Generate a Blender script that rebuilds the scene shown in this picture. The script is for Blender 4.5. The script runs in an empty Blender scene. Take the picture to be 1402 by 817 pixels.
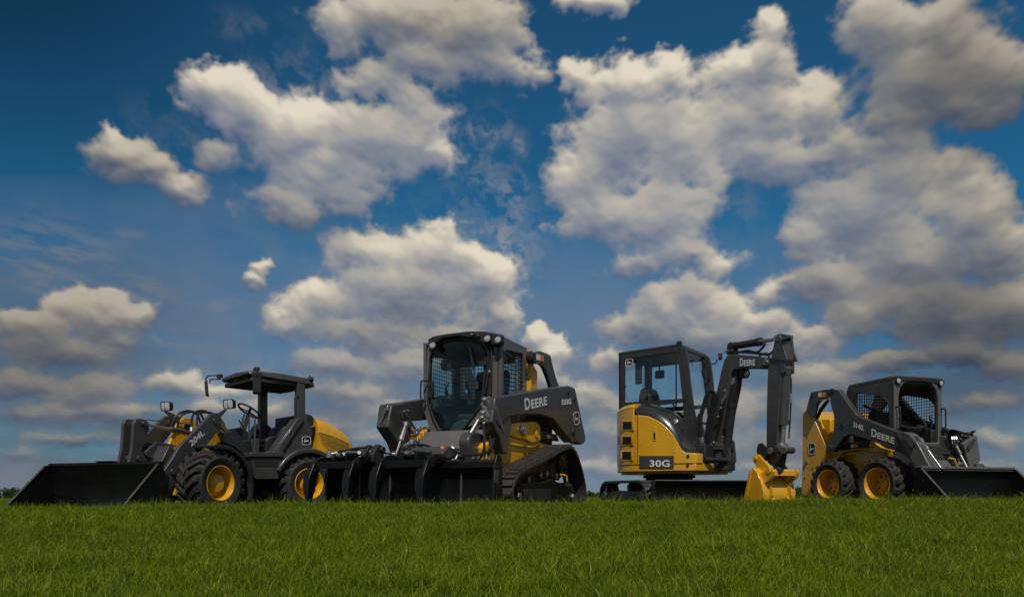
import bpy, bmesh, math, random
import numpy as np
from mathutils import Vector, Matrix, noise as mnoise
from mathutils.geometry import tessellate_polygon
random.seed(7)
S = bpy.context.scene
C = S.collection
PI = math.pi
# ------------------------------------------------------------------ camera facts (lens, horizon, eye height)
FO, CX, HY, EYE = 900.0, 701.0, 668.0, 0.34
V = Vector

# ------------------------------------------------------------------ materials
def nodes_of(m):
    m.use_nodes = True
    return m.node_tree.nodes, m.node_tree.links

def mat(name, col, rough=0.5, metal=0.0, coat=0.0, var=0.12, vscale=6.0, dust=0.0, bump=0.0, bscale=60.0, dustcol=(0.16, 0.13, 0.09), spec=0.5):
    m = bpy.data.materials.new(name)
    n, l = nodes_of(m)
    b = n['Principled BSDF']
    b.inputs['Metallic'].default_value = metal
    b.inputs['Coat Weight'].default_value = coat
    b.inputs['Coat Roughness'].default_value = 0.12
    b.inputs['Specular IOR Level'].default_value = spec
    g = n.new('ShaderNodeNewGeometry')
    t = n.new('ShaderNodeTexNoise'); t.inputs['Scale'].default_value = vscale; t.inputs['Detail'].default_value = 6; t.inputs['Roughness'].default_value = 0.65
    l.new(g.outputs['Position'], t.inputs['Vector'])
    r = n.new('ShaderNodeMapRange'); r.inputs['From Min'].default_value = 0.3; r.inputs['From Max'].default_value = 0.7
    r.inputs['To Min'].default_value = 1 - var; r.inputs['To Max'].default_value = 1 + var
    l.new(t.outputs['Fac'], r.inputs['Value'])
    mx = n.new('ShaderNodeVectorMath'); mx.operation = 'SCALE'
    mx.inputs[0].default_value = col
    l.new(r.outputs['Result'], mx.inputs['Scale'])
    last = mx.outputs['Vector']
    if dust > 0:
        t2 = n.new('ShaderNodeTexNoise'); t2.inputs['Scale'].default_value = vscale * 2.3; t2.inputs['Detail'].default_value = 9; t2.inputs['Roughness'].default_value = 0.75
        l.new(g.outputs['Position'], t2.inputs['Vector'])
        r2 = n.new('ShaderNodeMapRange'); r2.inputs['From Min'].default_value = 0.45; r2.inputs['From Max'].default_value = 0.75; r2.inputs['To Max'].default_value = dust
        l.new(t2.outputs['Fac'], r2.inputs['Value'])
        mi = n.new('ShaderNodeMix'); mi.data_type = 'RGBA'
        l.new(r2.outputs['Result'], mi.inputs['Factor']); l.new(last, mi.inputs['A']); mi.inputs['B'].default_value = (*dustcol, 1)
        last = mi.outputs['Result']
    l.new(last, b.inputs['Base Color'])
    rr = n.new('ShaderNodeMapRange'); rr.inputs['From Min'].default_value = 0.3; rr.inputs['From Max'].default_value = 0.7
    rr.inputs['To Min'].default_value = max(0.02, rough * 0.8); rr.inputs['To Max'].default_value = min(1, rough * 1.25)
    l.new(t.outputs['Fac'], rr.inputs['Value']); l.new(rr.outputs['Result'], b.inputs['Roughness'])
    if bump > 0:
        t3 = n.new('ShaderNodeTexNoise'); t3.inputs['Scale'].default_value = bscale; t3.inputs['Detail'].default_value = 5
        l.new(g.outputs['Position'], t3.inputs['Vector'])
        bp = n.new('ShaderNodeBump'); bp.inputs['Strength'].default_value = bump; bp.inputs['Distance'].default_value = 0.01
        l.new(t3.outputs['Fac'], bp.inputs['Height']); l.new(bp.outputs['Normal'], b.inputs['Normal'])
    return m

M = {}
M['yellow'] = mat('yellow_paint', (0.72, 0.365, 0.012), 0.33, coat=0.5, var=0.07, dust=0.14, vscale=4, bump=0.35, bscale=2.5)
M['grille'] = mat('yellow_grille', (0.30, 0.165, 0.012), 0.6, var=0.1)
M['char'] = mat('charcoal_paint', (0.052, 0.050, 0.050), 0.40, coat=0.2, var=0.12, dust=0.16, vscale=5, bump=0.35, bscale=3)
M['grey'] = mat('grey_cab_paint', (0.115, 0.108, 0.105), 0.42, coat=0.15, var=0.08, dust=0.08)
M['black'] = mat('black_gloss_paint', (0.005, 0.005, 0.005), 0.38, coat=0.0, var=0.2, dust=0.06, dustcol=(0.03, 0.03, 0.032), spec=0.35)
M['plastic'] = mat('black_plastic', (0.018, 0.018, 0.019), 0.55, var=0.15, bump=0.15, bscale=220)
M['rubber'] = mat('tyre_rubber', (0.022, 0.020, 0.019), 0.75, var=0.25, dust=0.55, dustcol=(0.085, 0.07, 0.055), bump=0.3, bscale=90)
M['track'] = mat('track_rubber', (0.028, 0.023, 0.020), 0.62, var=0.25, dust=0.45, dustcol=(0.085, 0.06, 0.045), bump=0.3, bscale=90)
M['steel'] = mat('bright_steel', (0.50, 0.49, 0.47), 0.42, metal=1.0, var=0.15, dust=0.25, dustcol=(0.10, 0.09, 0.08))
M['dsteel'] = mat('dull_steel', (0.15, 0.147, 0.143), 0.5, metal=0.85, var=0.2, dust=0.3, dustcol=(0.06, 0.055, 0.05))
M['hose'] = mat('hydraulic_hose', (0.013, 0.013, 0.014), 0.42, var=0.2)
M['cloth'] = mat('seat_vinyl', (0.020, 0.020, 0.021), 0.65, var=0.2, bump=0.2, bscale=150)
M['white'] = mat('white_decal', (0.72, 0.72, 0.70), 0.45, var=0.04)
M['orange'] = mat('orange_decal', (0.75, 0.20, 0.02), 0.45, var=0.05)
M['red'] = mat('red_plastic', (0.45, 0.03, 0.02), 0.4, var=0.05)
M['lens'] = mat('lamp_lens', (0.62, 0.62, 0.60), 0.10, metal=0.35, coat=1.0, var=0.35, vscale=70)
M['mirror'] = mat('mirror_glass', (0.75, 0.77, 0.80), 0.04, metal=1.0, var=0.03)
M['head'] = mat('headliner', (0.055, 0.055, 0.042), 0.8, var=0.15)

def glass(name, tint, refl=0.9):
    m = bpy.data.materials.new(name)
    n, l = nodes_of(m)
    n.clear()
    o = n.new('ShaderNodeOutputMaterial')
    tr = n.new('ShaderNodeBsdfTransparent'); tr.inputs['Color'].default_value = (*tint, 1)
    gl = n.new('ShaderNodeBsdfGlossy'); gl.inputs['Roughness'].default_value = 0.02; gl.inputs['Color'].default_value = (refl, refl, refl, 1)
    fr = n.new('ShaderNodeFresnel'); ge = n.new('ShaderNodeNewGeometry')
    ir = n.new('ShaderNodeMapRange'); ir.inputs['To Min'].default_value = 1.5; ir.inputs['To Max'].default_value = 1 / 1.5
    l.new(ge.outputs['Backfacing'], ir.inputs['Value']); l.new(ir.outputs['Result'], fr.inputs['IOR'])
    mx = n.new('ShaderNodeMixShader')
    l.new(fr.outputs['Fac'], mx.inputs['Fac']); l.new(tr.outputs[0], mx.inputs[1]); l.new(gl.outputs[0], mx.inputs[2])
    l.new(mx.outputs[0], o.inputs['Surface'])
    return m
M['glass_dark'] = glass('tinted_door_glass', (0.84, 0.95, 0.94))
M['glass'] = glass('cab_glass', (0.94, 0.99, 0.985))

# ------------------------------------------------------------------ machine frames
class Frame:
    """axes of one machine on the lawn: forward, left, up; turns points seen in the photo on a known plane of the machine into metres"""
    def __init__(s, ox, oy, fx, fy, z0=0.0):
        n = math.hypot(fx, fy)
        s.o = (ox, oy); s.f = (fx / n, fy / n); s.l = (-fy / n, fx / n); s.z0 = z0
    def w(s, f, l, z):
        return V((s.o[0] + f * s.f[0] + l * s.l[0], s.o[1] + f * s.f[1] + l * s.l[1], s.z0 + z))
    def side(s, px, py, lat):
        r = (px - CX) / FO; bx = s.o[0] + lat * s.l[0]; by = s.o[1] + lat * s.l[1]
        f = (r * by - bx) / (s.f[0] - r * s.f[1]); Y = by + f * s.f[1]
        return (f, EYE - (py - HY) / FO * Y - s.z0)
    def front(s, px, py, fw):
        r = (px - CX) / FO; bx = s.o[0] + fw * s.f[0]; by = s.o[1] + fw * s.f[1]
        l = (r * by - bx) / (s.l[0] - r * s.l[1]); Y = by + l * s.l[1]
        return (l, EYE - (py - HY) / FO * Y - s.z0)
    def S(s, pts, lat):
        return [s.side(x, y, lat) for x, y in pts]
    def Fr(s, pts, fw):
        return [s.front(x, y, fw) for x, y in pts]
    def ws(s, px, py, lat):
        f, z = s.side(px, py, lat); return s.w(f, lat, z)
    def wf(s, px, py, fw):
        l, z = s.front(px, py, fw); return s.w(fw, l, z)
    @property
    def L(s): return V((s.l[0], s.l[1], 0))
    @property
    def F(s): return V((s.f[0], s.f[1], 0))

def catmull(pts, k=6):
    pts = [V(p) for p in pts]
    if len(pts) < 3: return pts
    P = [pts[0] * 2 - pts[1]] + pts + [pts[-1] * 2 - pts[-2]]
    out = []
    for i in range(1, len(P) - 2):
        a, b, c, d = P[i - 1:i + 3]
        for j in range(k):
            t = j / k
            out.append(0.5 * ((2 * b) + (c - a) * t + (2 * a - 5 * b + 4 * c - d) * t * t + (3 * b - a - 3 * c + d) * t ** 3))
    out.append(pts[-1])
    return out

def rnd_poly(pts, r, k=4):
    """round the corners of a 2D polygon"""
    out = []; n = len(pts)
    for i in range(n):
        a, b, c = V(pts[i - 1]), V(pts[i]), V(pts[(i + 1) % n])
        d1, d2 = (a - b), (c - b)
        rr = min(r, d1.length * 0.45, d2.length * 0.45)
        p, q = b + d1.normalized() * rr, b + d2.normalized() * rr
        for j in range(k + 1):
            t = j / k
            out.append(tuple((1 - t) ** 2 * p + 2 * t * (1 - t) * b + t * t * q))
    return out

def inset(pts, d):
    """inset a 2D polygon by d (approximate, for panels)"""
    n = len(pts); A = sum(pts[i][0] * pts[(i + 1) % n][1] - pts[(i + 1) % n][0] * pts[i][1] for i in range(n))
    s = 1 if A > 0 else -1; out = []
    for i in range(n):
        a, b, c = V(pts[i - 1]), V(pts[i]), V(pts[(i + 1) % n])
        e1, e2 = (b - a).normalized(), (c - b).normalized()
        n1, n2 = V((-e1.y, e1.x)) * s, V((-e2.y, e2.x)) * s
        m = n1 + n2
        m = m / max(0.3, m.dot(n1)) if m.length > 1e-6 else n1
        out.append(tuple(b + m * d))
    return out

SPLIT = {'hose_fitting', 'pivot_pin', 'tower_pin', 'wheel_nut', 'sprocket_bolt', 'cab_lower_side', 'panel_bolt', 'coupler_fitting', 'boom_fitting', 'grapple_fitting', 'blade_fitting',
         'side_console', 'travel_lever', 'tilt_lever', 'step_box', 'door_sill', 'front_cowl', 'cylinder_lug', 'boom_foot_bracket', 'jaw_lug', 'bucket_tooth', 'bucket_ear', 'wear_strip', 'lens', 'coupler_hook', 'pin_cap', 'roof_bracket'}
def islands(bm):
    seen = set(); out = []
    for f0 in bm.faces:
        if f0 in seen: continue
        st = [f0]; seen.add(f0); cur = []
        while st:
            f = st.pop(); cur.append(f)
            for v in f.verts:
                for g in v.link_faces:
                    if g not in seen: seen.add(g); st.append(g)
        out.append(cur)
    return out

class B:
    def __init__(s): s.bm = bmesh.new(); s.one = False
    def ext(s, A, Bp, holes=()):
        """solid between two matching outlines (3D); holes = list of (A, B) outlines"""
        bm = s.bm
        rings = [(A, Bp)] + list(holes)
        ra = [[bm.verts.new(p) for p in r[0]] for r in rings]
        rb = [[bm.verts.new(p) for p in r[1]] for r in rings]
        fa = [v for r in ra for v in r]; fb = [v for r in rb for v in r]
        if holes:
            tess = tessellate_polygon([[v.co.copy() for v in r] for r in ra])
            for t in tess:
                try: bm.faces.new([fa[i] for i in t]); bm.faces.new([fb[i] for i in reversed(t)])
                except ValueError: pass
        else:
            bm.faces.new(ra[0]); bm.faces.new(list(reversed(rb[0])))
        for x, y in zip(ra, rb):
            n = len(x)
            for i in range(n):
                j = (i + 1) % n
                try: bm.faces.new([x[j], x[i], y[i], y[j]])
                except ValueError: pass
        return s
    def side(s, fr, pts, l0, l1, holes=()):
        return s.ext([fr.w(f, l0, z) for f, z in pts], [fr.w(f, l1, z) for f, z in pts],
                     [([fr.w(f, l0, z) for f, z in h], [fr.w(f, l1, z) for f, z in h]) for h in holes])
    def front(s, fr, pts, f0, f1, holes=()):
        return s.ext([fr.w(f0, l, z) for l, z in pts], [fr.w(f1, l, z) for l, z in pts],
                     [([fr.w(f0, l, z) for l, z in h], [fr.w(f1, l, z) for l, z in h]) for h in holes])
    def plan(s, fr, pts, z0, z1):
        return s.ext([fr.w(f, l, z0) for f, l in pts], [fr.w(f, l, z1) for f, l in pts])
    def box(s, fr, f0, f1, l0, l1, z0, z1):
        return s.plan(fr, [(f0, l0), (f1, l0), (f1, l1), (f0, l1)], z0, z1)
    def bar(s, p, q, w, h, up=V((0, 0, 1))):
        p, q = V(p), V(q); d = (q - p).normalized()
        if abs(d.dot(up)) > 0.99: up = V((1, 0, 0))
        x = d.cross(up).normalized(); y = x.cross(d)
        c = [x * w / 2 + y * h / 2, -x * w / 2 + y * h / 2, -x * w / 2 - y * h / 2, x * w / 2 - y * h / 2]
        return s.ext([p + k for k in c], [q + k for k in c])
    def tube(s, pts, r, n=8, sm=True, k=6, caps=True):
        P = catmull(pts, k) if sm else [V(p) for p in pts]
        bm = s.bm; rings = []; up = None
        for i, p in enumerate(P):
            t = (P[min(i + 1, len(P) - 1)] - P[max(i - 1, 0)]).normalized()
            if up is None:
                up = V((0, 0, 1)) if abs(t.z) < 0.9 else V((1, 0, 0))
            x = t.cross(up).normalized(); y = x.cross(t).normalized(); up = y
            rings.append([bm.verts.new(p + (x * math.cos(2 * PI * j / n) + y * math.sin(2 * PI * j / n)) * r) for j in range(n)])
        for a, b in zip(rings, rings[1:]):
            for j in range(n):
                bm.faces.new([a[j], a[(j + 1) % n], b[(j + 1) % n], b[j]])
        if caps:
            bm.faces.new(rings[0]); bm.faces.new(list(reversed(rings[-1])))
        return s
    def cyl(s, p, q, r, r2=None, n=20):
        p, q = V(p), V(q); return s.lathe(p, (q - p).normalized(), [(0, 0), (r, 0), (r if r2 is None else r2, (q - p).length), (0, (q - p).length)], n)
    def lathe(s, c, ax, prof, n=32):
        ax = V(ax).normalized(); up = V((0, 0, 1)) if abs(ax.z) < 0.9 else V((1, 0, 0))
        x = ax.cross(up).normalized(); y = ax.cross(x)
        bm = s.bm; rings = []
        for r, a in prof:
            if r < 1e-5: rings.append([bm.verts.new(V(c) + ax * a)])
            else: rings.append([bm.verts.new(V(c) + ax * a + (x * math.cos(2 * PI * j / n) + y * math.sin(2 * PI * j / n)) * r) for j in range(n)])
        for a, b in zip(rings, rings[1:]):
            for j in range(n):
                k = (j + 1) % n
                if len(a) == 1 and len(b) == 1: continue
                if len(a) == 1: bm.faces.new([a[0], b[k], b[j]])
                elif len(b) == 1: bm.faces.new([a[j], a[k], b[0]])
                else: bm.faces.new([a[j], a[k], b[k], b[j]])
        return s
    def sphere(s, c, r, n=12):
        return s.lathe(V(c) - V((0, 0, r)), (0, 0, 1), [(r * math.sin(PI * i / n), r - r * math.cos(PI * i / n)) for i in range(n + 1)], n * 2)
    def loft(s, rings, closed=True, caps=True):
        bm = s.bm; R = [[bm.verts.new(p) for p in r] for r in rings]
        for a, b in zip(R, R[1:]):
            n = len(a)
            for j in range(n if closed else n - 1):
                k = (j + 1) % n
                bm.faces.new([a[j], a[k], b[k], b[j]])
        if caps and closed:
            bm.faces.new(R[0]); bm.faces.new(list(reversed(R[-1])))
        return s
    def make(s, name, m, parent, bev=0.0, label=None, ang=35, seg=2):
        bm = s.bm
        if name in SPLIT and not s.one:
            isl = islands(bm)
            if len(isl) > 1:
                first = None
                for fs_ in isl:
                    nb_ = B(); nb_.one = True; mp_ = {}
                    for f in fs_:
                        nb_.bm.faces.new([mp_.setdefault(v, None) or mp_.__setitem__(v, nb_.bm.verts.new(v.co)) or mp_[v] for v in f.verts])
                    o_ = nb_.make(name, m, parent, bev, label, ang, seg); first = first or o_
                bm.free(); return first
        bmesh.ops.recalc_face_normals(bm, faces=bm.faces)
        for f in bm.faces: f.smooth = True
        for e in bm.edges:
            if len(e.link_faces) == 2:
                e.smooth = e.calc_face_angle(0) < math.radians(ang)
            else: e.smooth = False
        if parent is not None:
            r = parent
            while r.parent: r = r.parent
            bm.transform(MAT[r.name].inverted())
        me = bpy.data.meshes.new(name); bm.to_mesh(me); bm.free()
        o = bpy.data.objects.new(name, me); C.objects.link(o)
        me.materials.append(M[m] if isinstance(m, str) else m)
        if bev > 0:
            md = o.modifiers.new('bevel', 'BEVEL'); md.width = bev; md.segments = seg; md.limit_method = 'ANGLE'; md.angle_limit = math.radians(40)
            md.harden_normals = False
        if parent is not None: o.parent = parent
        if label: o['label'] = label
        return o

MAT = {}
def thing(name, label, cat, fr, f=0, l=0):
    e = bpy.data.objects.new(name, None); C.objects.link(e)
    e.location = fr.w(f, l, 0); e.rotation_euler = (0, 0, math.atan2(fr.f[1], fr.f[0]))
    e.empty_display_size = 0.3
    MAT[e.name] = Matrix.Translation(e.location) @ Matrix.Rotation(e.rotation_euler.z, 4, 'Z')
    e['label'] = label; e['category'] = cat
    return e

# ------------------------------------------------------------------ lettering
_tc = {}
def text2d(t, bold=0.02):
    if (t, bold) in _tc: return _tc[(t, bold)]
    cu = bpy.data.curves.new('lettering', 'FONT'); cu.body = t; cu.offset = bold; cu.resolution_u = 4; cu.space_character = 1.04
    ob = bpy.data.objects.new('lettering_source', cu); C.objects.link(ob)
    bpy.context.view_layer.update()
    me = ob.evaluated_get(bpy.context.evaluated_depsgraph_get()).to_mesh()
    vs = [(v.co.x, v.co.y) for v in me.vertices]; fs = [tuple(p.vertices) for p in me.polygons]
    ob.to_mesh_clear(); bpy.data.objects.remove(ob); bpy.data.curves.remove(cu)
    x0 = min(v[0] for v in vs); x1 = max(v[0] for v in vs); y0 = min(v[1] for v in vs); y1 = max(v[1] for v in vs)
    vs = [((x - x0) / (x1 - x0), (y - y0) / (y1 - y0)) for x, y in vs]
    _tc[(t, bold)] = (vs, fs, (x1 - x0) / (y1 - y0))
    return _tc[(t, bold)]

def letters(b, t, p0, p1, p3, nrm, off=0.003, bold=0.02, u0=0, u1=1, v0=0, v1=1):
    """affine lettering: p0 bottom left, p1 bottom right, p3 top left (3D); nrm outward"""
    vs, fs, _ = text2d(t, bold)
    bv = [b.bm.verts.new(p0 + (p1 - p0) * (u0 + (u1 - u0) * x) + (p3 - p0) * (v0 + (v1 - v0) * y) + nrm * off) for x, y in vs]
    for f in fs:
        try: b.bm.faces.new([bv[i] for i in f])
        except ValueError: pass

def word_big_first(b, p0, p1, p3, nrm, bold=0.035):
    letters(b, 'D', p0, p1, p3, nrm, bold=bold, u0=0, u1=0.235, v0=0, v1=1)
    letters(b, 'EERE', p0, p1, p3, nrm, bold=bold, u0=0.27, u1=1.0, v0=0.0, v1=0.78)

DEER = [(.06, .60), (.13, .67), (.20, .69), (.27, .60), (.36, .55), (.55, .57), (.70, .55), (.80, .60), (.90, .66), (.84, .55), (.80, .46), (.86, .34), (.97, .22), (.93, .18),
        (.80, .30), (.72, .40), (.60, .38), (.46, .36), (.36, .33), (.26, .22), (.12, .16), (.10, .20), (.24, .30), (.28, .38), (.14, .36), (.02, .40), (.03, .45), (.20, .47), (.19, .56), (.12, .59)]
ANT = [(.20, .68), (.24, .78), (.20, .92), (.26, .84), (.32, .95), (.34, .84), (.46, .93), (.44, .84), (.33, .78), (.26, .68)]
def emblem(root, fr, p0, p1, p3, nrm, name='emblem', parent=None):
    def mp(x, y, off): return p0 + (p1 - p0) * x + (p3 - p0) * y + nrm * off
    sh = rnd_poly([(0.0, 0.06), (0.5, -0.04), (1.0, 0.06), (1.0, 0.92), (0.5, 1.02), (0.0, 0.92)], 0.2)
    si = [(0.5 + (x - 0.5) * 0.88, 0.5 + (y - 0.5) * 0.88) for x, y in sh]
    b = B(); b.ext([mp(x, y, 0.000) for x, y in sh], [mp(x, y, 0.004) for x, y in sh])
    e = b.make(name, 'black', root if parent is None else parent)
    b = B()
    b.ext([mp(x, y, 0.005) for x, y in sh], [mp(x, y, 0.0075) for x, y in sh], [([mp(x, y, 0.005) for x, y in si], [mp(x, y, 0.0075) for x, y in si])])
    for q in (DEER, ANT):
        q2 = [(0.5 + (x - 0.5) * 0.66, 0.5 + (y - 0.53) * 0.70) for x, y in q]
        tris = tessellate_polygon([[V((x, y, 0)) for x, y in q2]])
        vv = [b.bm.verts.new(mp(x, y, 0.0065)) for x, y in q2]
        for t in tris:
            b.bm.faces.new([vv[i] for i in t])
    b.make('emblem_deer', 'white', e)
    return e

# ------------------------------------------------------------------ shared machine parts
def tyre(root, fr, f, l, z, R, W, r, side, lugs=22, name='wheel', deep=0.5, bolts=8, flat_hub=False, lugh=0.035, disc_r=None, inward=0.0):
    """side=+1: outer face towards +lat. l = lateral of the outer rim edge"""
    ax = fr.L * side; c = fr.w(f, l, z)
    b = B()
    Rc = R - lugh
    o = 0.045
    prof = [(r * 0.97, -W + 0.02), (r + 0.02, -W - 0.01), ((r + Rc) / 2, -W - o * 0.6), (Rc - 0.03, -W - 0.005), (Rc - 0.004, -W + 0.035), (Rc, -W / 2), (Rc - 0.004, -0.035), (Rc - 0.03, 0.005),
            ((r + Rc) / 2 + 0.01, o * 0.8), (r + 0.035, o * 0.55), (r + 0.012, 0.012), (r * 0.97, -0.012)]
    b.lathe(c, ax, prof, 72)
    up = V((0, 0, 1)); x = ax.cross(up).normalized()
    def pt(ang, rad, a):
        return c + (x * math.cos(ang) + up * math.sin(ang)) * rad + ax * a
    for k in range(lugs):
        for sd in (0, 1):
            a0 = 2 * PI * (k + 0.5 * sd) / lugs
            mid = -W / 2
            st = [(mid + (0.012 if sd == 0 else -0.012), -0.55, Rc - 0.01, R), (mid + (W * 0.24 if sd == 0 else -W * 0.24), -0.18, Rc - 0.01, R), (0.0 if sd == 0 else -W, 0.30, Rc - 0.02, R - 0.008), (0.022 if sd == 0 else -W - 0.022, 0.36, Rc - 0.075, R - 0.045)]
            da = 2 * PI / lugs
            rings = []
            wd = da * 0.29
            for (a, t, ra, rb) in st:
                ac = a0 + t * da
                rings.append([pt(ac - wd, ra, a), pt(ac + wd, ra, a), pt(ac + wd * 0.8, rb, a), pt(ac - wd * 0.8, rb, a)])
            b.loft(rings)
    w = b.make(name, 'rubber', root, 0.004, seg=1)
    b = B()
    d = disc_r or r * 0.62
    prof = [(0, -W * 0.92), (r * 0.95, -W * 0.95), (r * 1.0, -W), (r * 0.90, -W * 0.9), (r * 0.90, -0.05), (r * 1.02, -0.006), (r * 1.03, 0.014), (r * 0.985, 0.018), (r * 0.95, 0.0), (r * 0.90, -0.03), (r * 0.86, -deep * W * 0.8), (r * 0.80, -deep * W)]
    if flat_hub:
        prof += [(r * 0.58, -deep * W * 0.9), (r * 0.53, -deep * W * 0.45), (r * 0.46, -deep * W * 0.30), (0, -deep * W * 0.26)]
    else:
        prof += [(d * 1.0, -deep * W), (d * 0.94, -deep * W + 0.022), (d * 0.46, -deep * W + 0.024), (d * 0.44, -deep * W + 0.055), (d * 0.36, -deep * W + 0.06), (d * 0.30, -deep * W + 0.045), (0, -deep * W + 0.045)]
    b.lathe(c, ax, prof, 56)
    rim = b.make('rim', 'yellow', w, ang=30)
    b = B()
    for k in range(bolts):
        a = 2 * PI * (k + 0.25) / bolts; rr = d * 0.72 if not flat_hub else r * 0.70
        aa = -deep * W + (0.022 if not flat_hub else 0.0)
        b.lathe(pt(a, rr, aa), ax, [(0, 0), (0.016, 0), (0.016, 0.016), (0.008, 0.022), (0, 0.022)], 6)
    b.make('wheel_nut', 'dsteel' if not flat_hub else 'yellow', w)
    return w

def cylinder_ram(root, p, q, r, frac=0.55, body='black', name='hydraulic_cylinder', pins=True, axis=None):
    p, q = V(p), V(q); m = p.lerp(q, frac); d = (q - p).normalized()
    b = B(); b.cyl(p + d * 0.02, m, r, n=20); b.cyl(m - d * 0.05, m + d * 0.01, r * 1.18, n=20)
    b.cyl(p + d * 0.02, p + d * 0.07, r * 1.12, n=20)
    if axis is not None:
        b.cyl(p - axis * r * 1.1, p + axis * r * 1.1, r * 0.95, n=16)
    o = b.make(name, body, root)
    b = B(); b.cyl(m, q, r * 0.52, n=16)
    if axis is not None: b.cyl(q - axis * r * 1.1, q + axis * r * 1.1, r * 0.85, n=16)
    b.make('piston_rod', 'steel', o)
    return o

def hose(root, pts, r=0.011, name='hydraulic_hose', ends=True):
    o = B().tube(pts, r, 8).make(name, 'hose', root)
    if ends:
        b = B(); pts = [V(p) for p in pts]
        b.cyl(pts[0], pts[0].lerp(pts[1], 0.25), r * 1.35, n=8); b.cyl(pts[-1], pts[-1].lerp(pts[-2], 0.25), r * 1.35, n=8)
        b.make('hose_fitting', 'steel', o)
    return o

def lamp(root, c, n, r, depth=0.05, name='work_lamp', square=False, up=V((0, 0, 1))):
    c = V(c); n = V(n).normalized()
    b = B()
    b.lathe(c - n * depth, n, [(0, 0), (r * 0.6, 0), (r * 1.12, depth * 0.55), (r * 1.15, depth + 0.008), (r * 0.98, depth + 0.010), (r * 0.96, depth - 0.004), (0, depth - 0.006)], 28)
    o = b.make(name, 'plastic', root)
    b = B()
    b.lathe(c, n, [(0, 0.008), (r * 0.5, 0.007), (r * 0.94, 0.0), (r * 0.9, -0.003), (0, -0.003)], 24)
    b.make('lens', 'lens', o)
    return o

def box_lamp(root, c, n, w, h, depth, name='headlight'):
    c = V(c); n = V(n).normalized(); x = n.cross(V((0, 0, 1))).normalized(); y = x.cross(n)
    q = rnd_poly([(-w / 2, -h / 2), (w / 2, -h / 2), (w / 2, h / 2), (-w / 2, h / 2)], min(w, h) * 0.3, 5)
    P = lambda s, a: [c + x * u * s + y * v_ * s + n * a for u, v_ in q]
    b = B(); b.loft([P(0.55, -depth), P(0.9, -depth * 0.7), P(1.08, -0.01), P(1.08, 0.012), P(0.96, 0.014), P(0.95, 0.0)])
    o = b.make(name, 'plastic', root)
    b = B(); b.loft([P(0.92, 0.0), P(0.92, 0.008), P(0.6, 0.013)]); b.make('lens', 'lens', o)
    b = B(); b.bar(c + x * w * 0.05 - y * h * 0.42 + n * 0.012, c + x * w * 0.05 + y * h * 0.42 + n * 0.012, 0.008, 0.006); b.make('lens_divider', 'plastic', o)
    return o

def clip_lines(poly, axis, val):
    xs = []; n = len(poly)
    for i in range(n):
        a, b = poly[i], poly[(i + 1) % n]
        if (a[axis] - val) * (b[axis] - val) < 0:
            t = (val - a[axis]) / (b[axis] - a[axis]); xs.append(a[1 - axis] + t * (b[1 - axis] - a[1 - axis]))
    xs.sort(); return list(zip(xs[::2], xs[1::2]))

def wire_guard(root, mp, poly, du, dv, r=0.004, name='wire_guard', m='black'):
    """welded wire mesh filling a 2D outline; mp(u,v)->3D"""
    b = B()
    u0, u1 = min(p[0] for p in poly), max(p[0] for p in poly); v0, v1 = min(p[1] for p in poly), max(p[1] for p in poly)
    k = u0 + du * 0.5
    while k < u1:
        for a, c in clip_lines(poly, 0, k): b.tube([mp(k, a), mp(k, c)], r, 5, sm=False, caps=False)
        k += du
    k = v0 + dv * 0.5
    while k < v1:
        for a, c in clip_lines(poly, 1, k): b.tube([mp(a, k), mp(c, k)], r, 5, sm=False, caps=False)
        k += dv
    return b.make(name, m, root)
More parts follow.
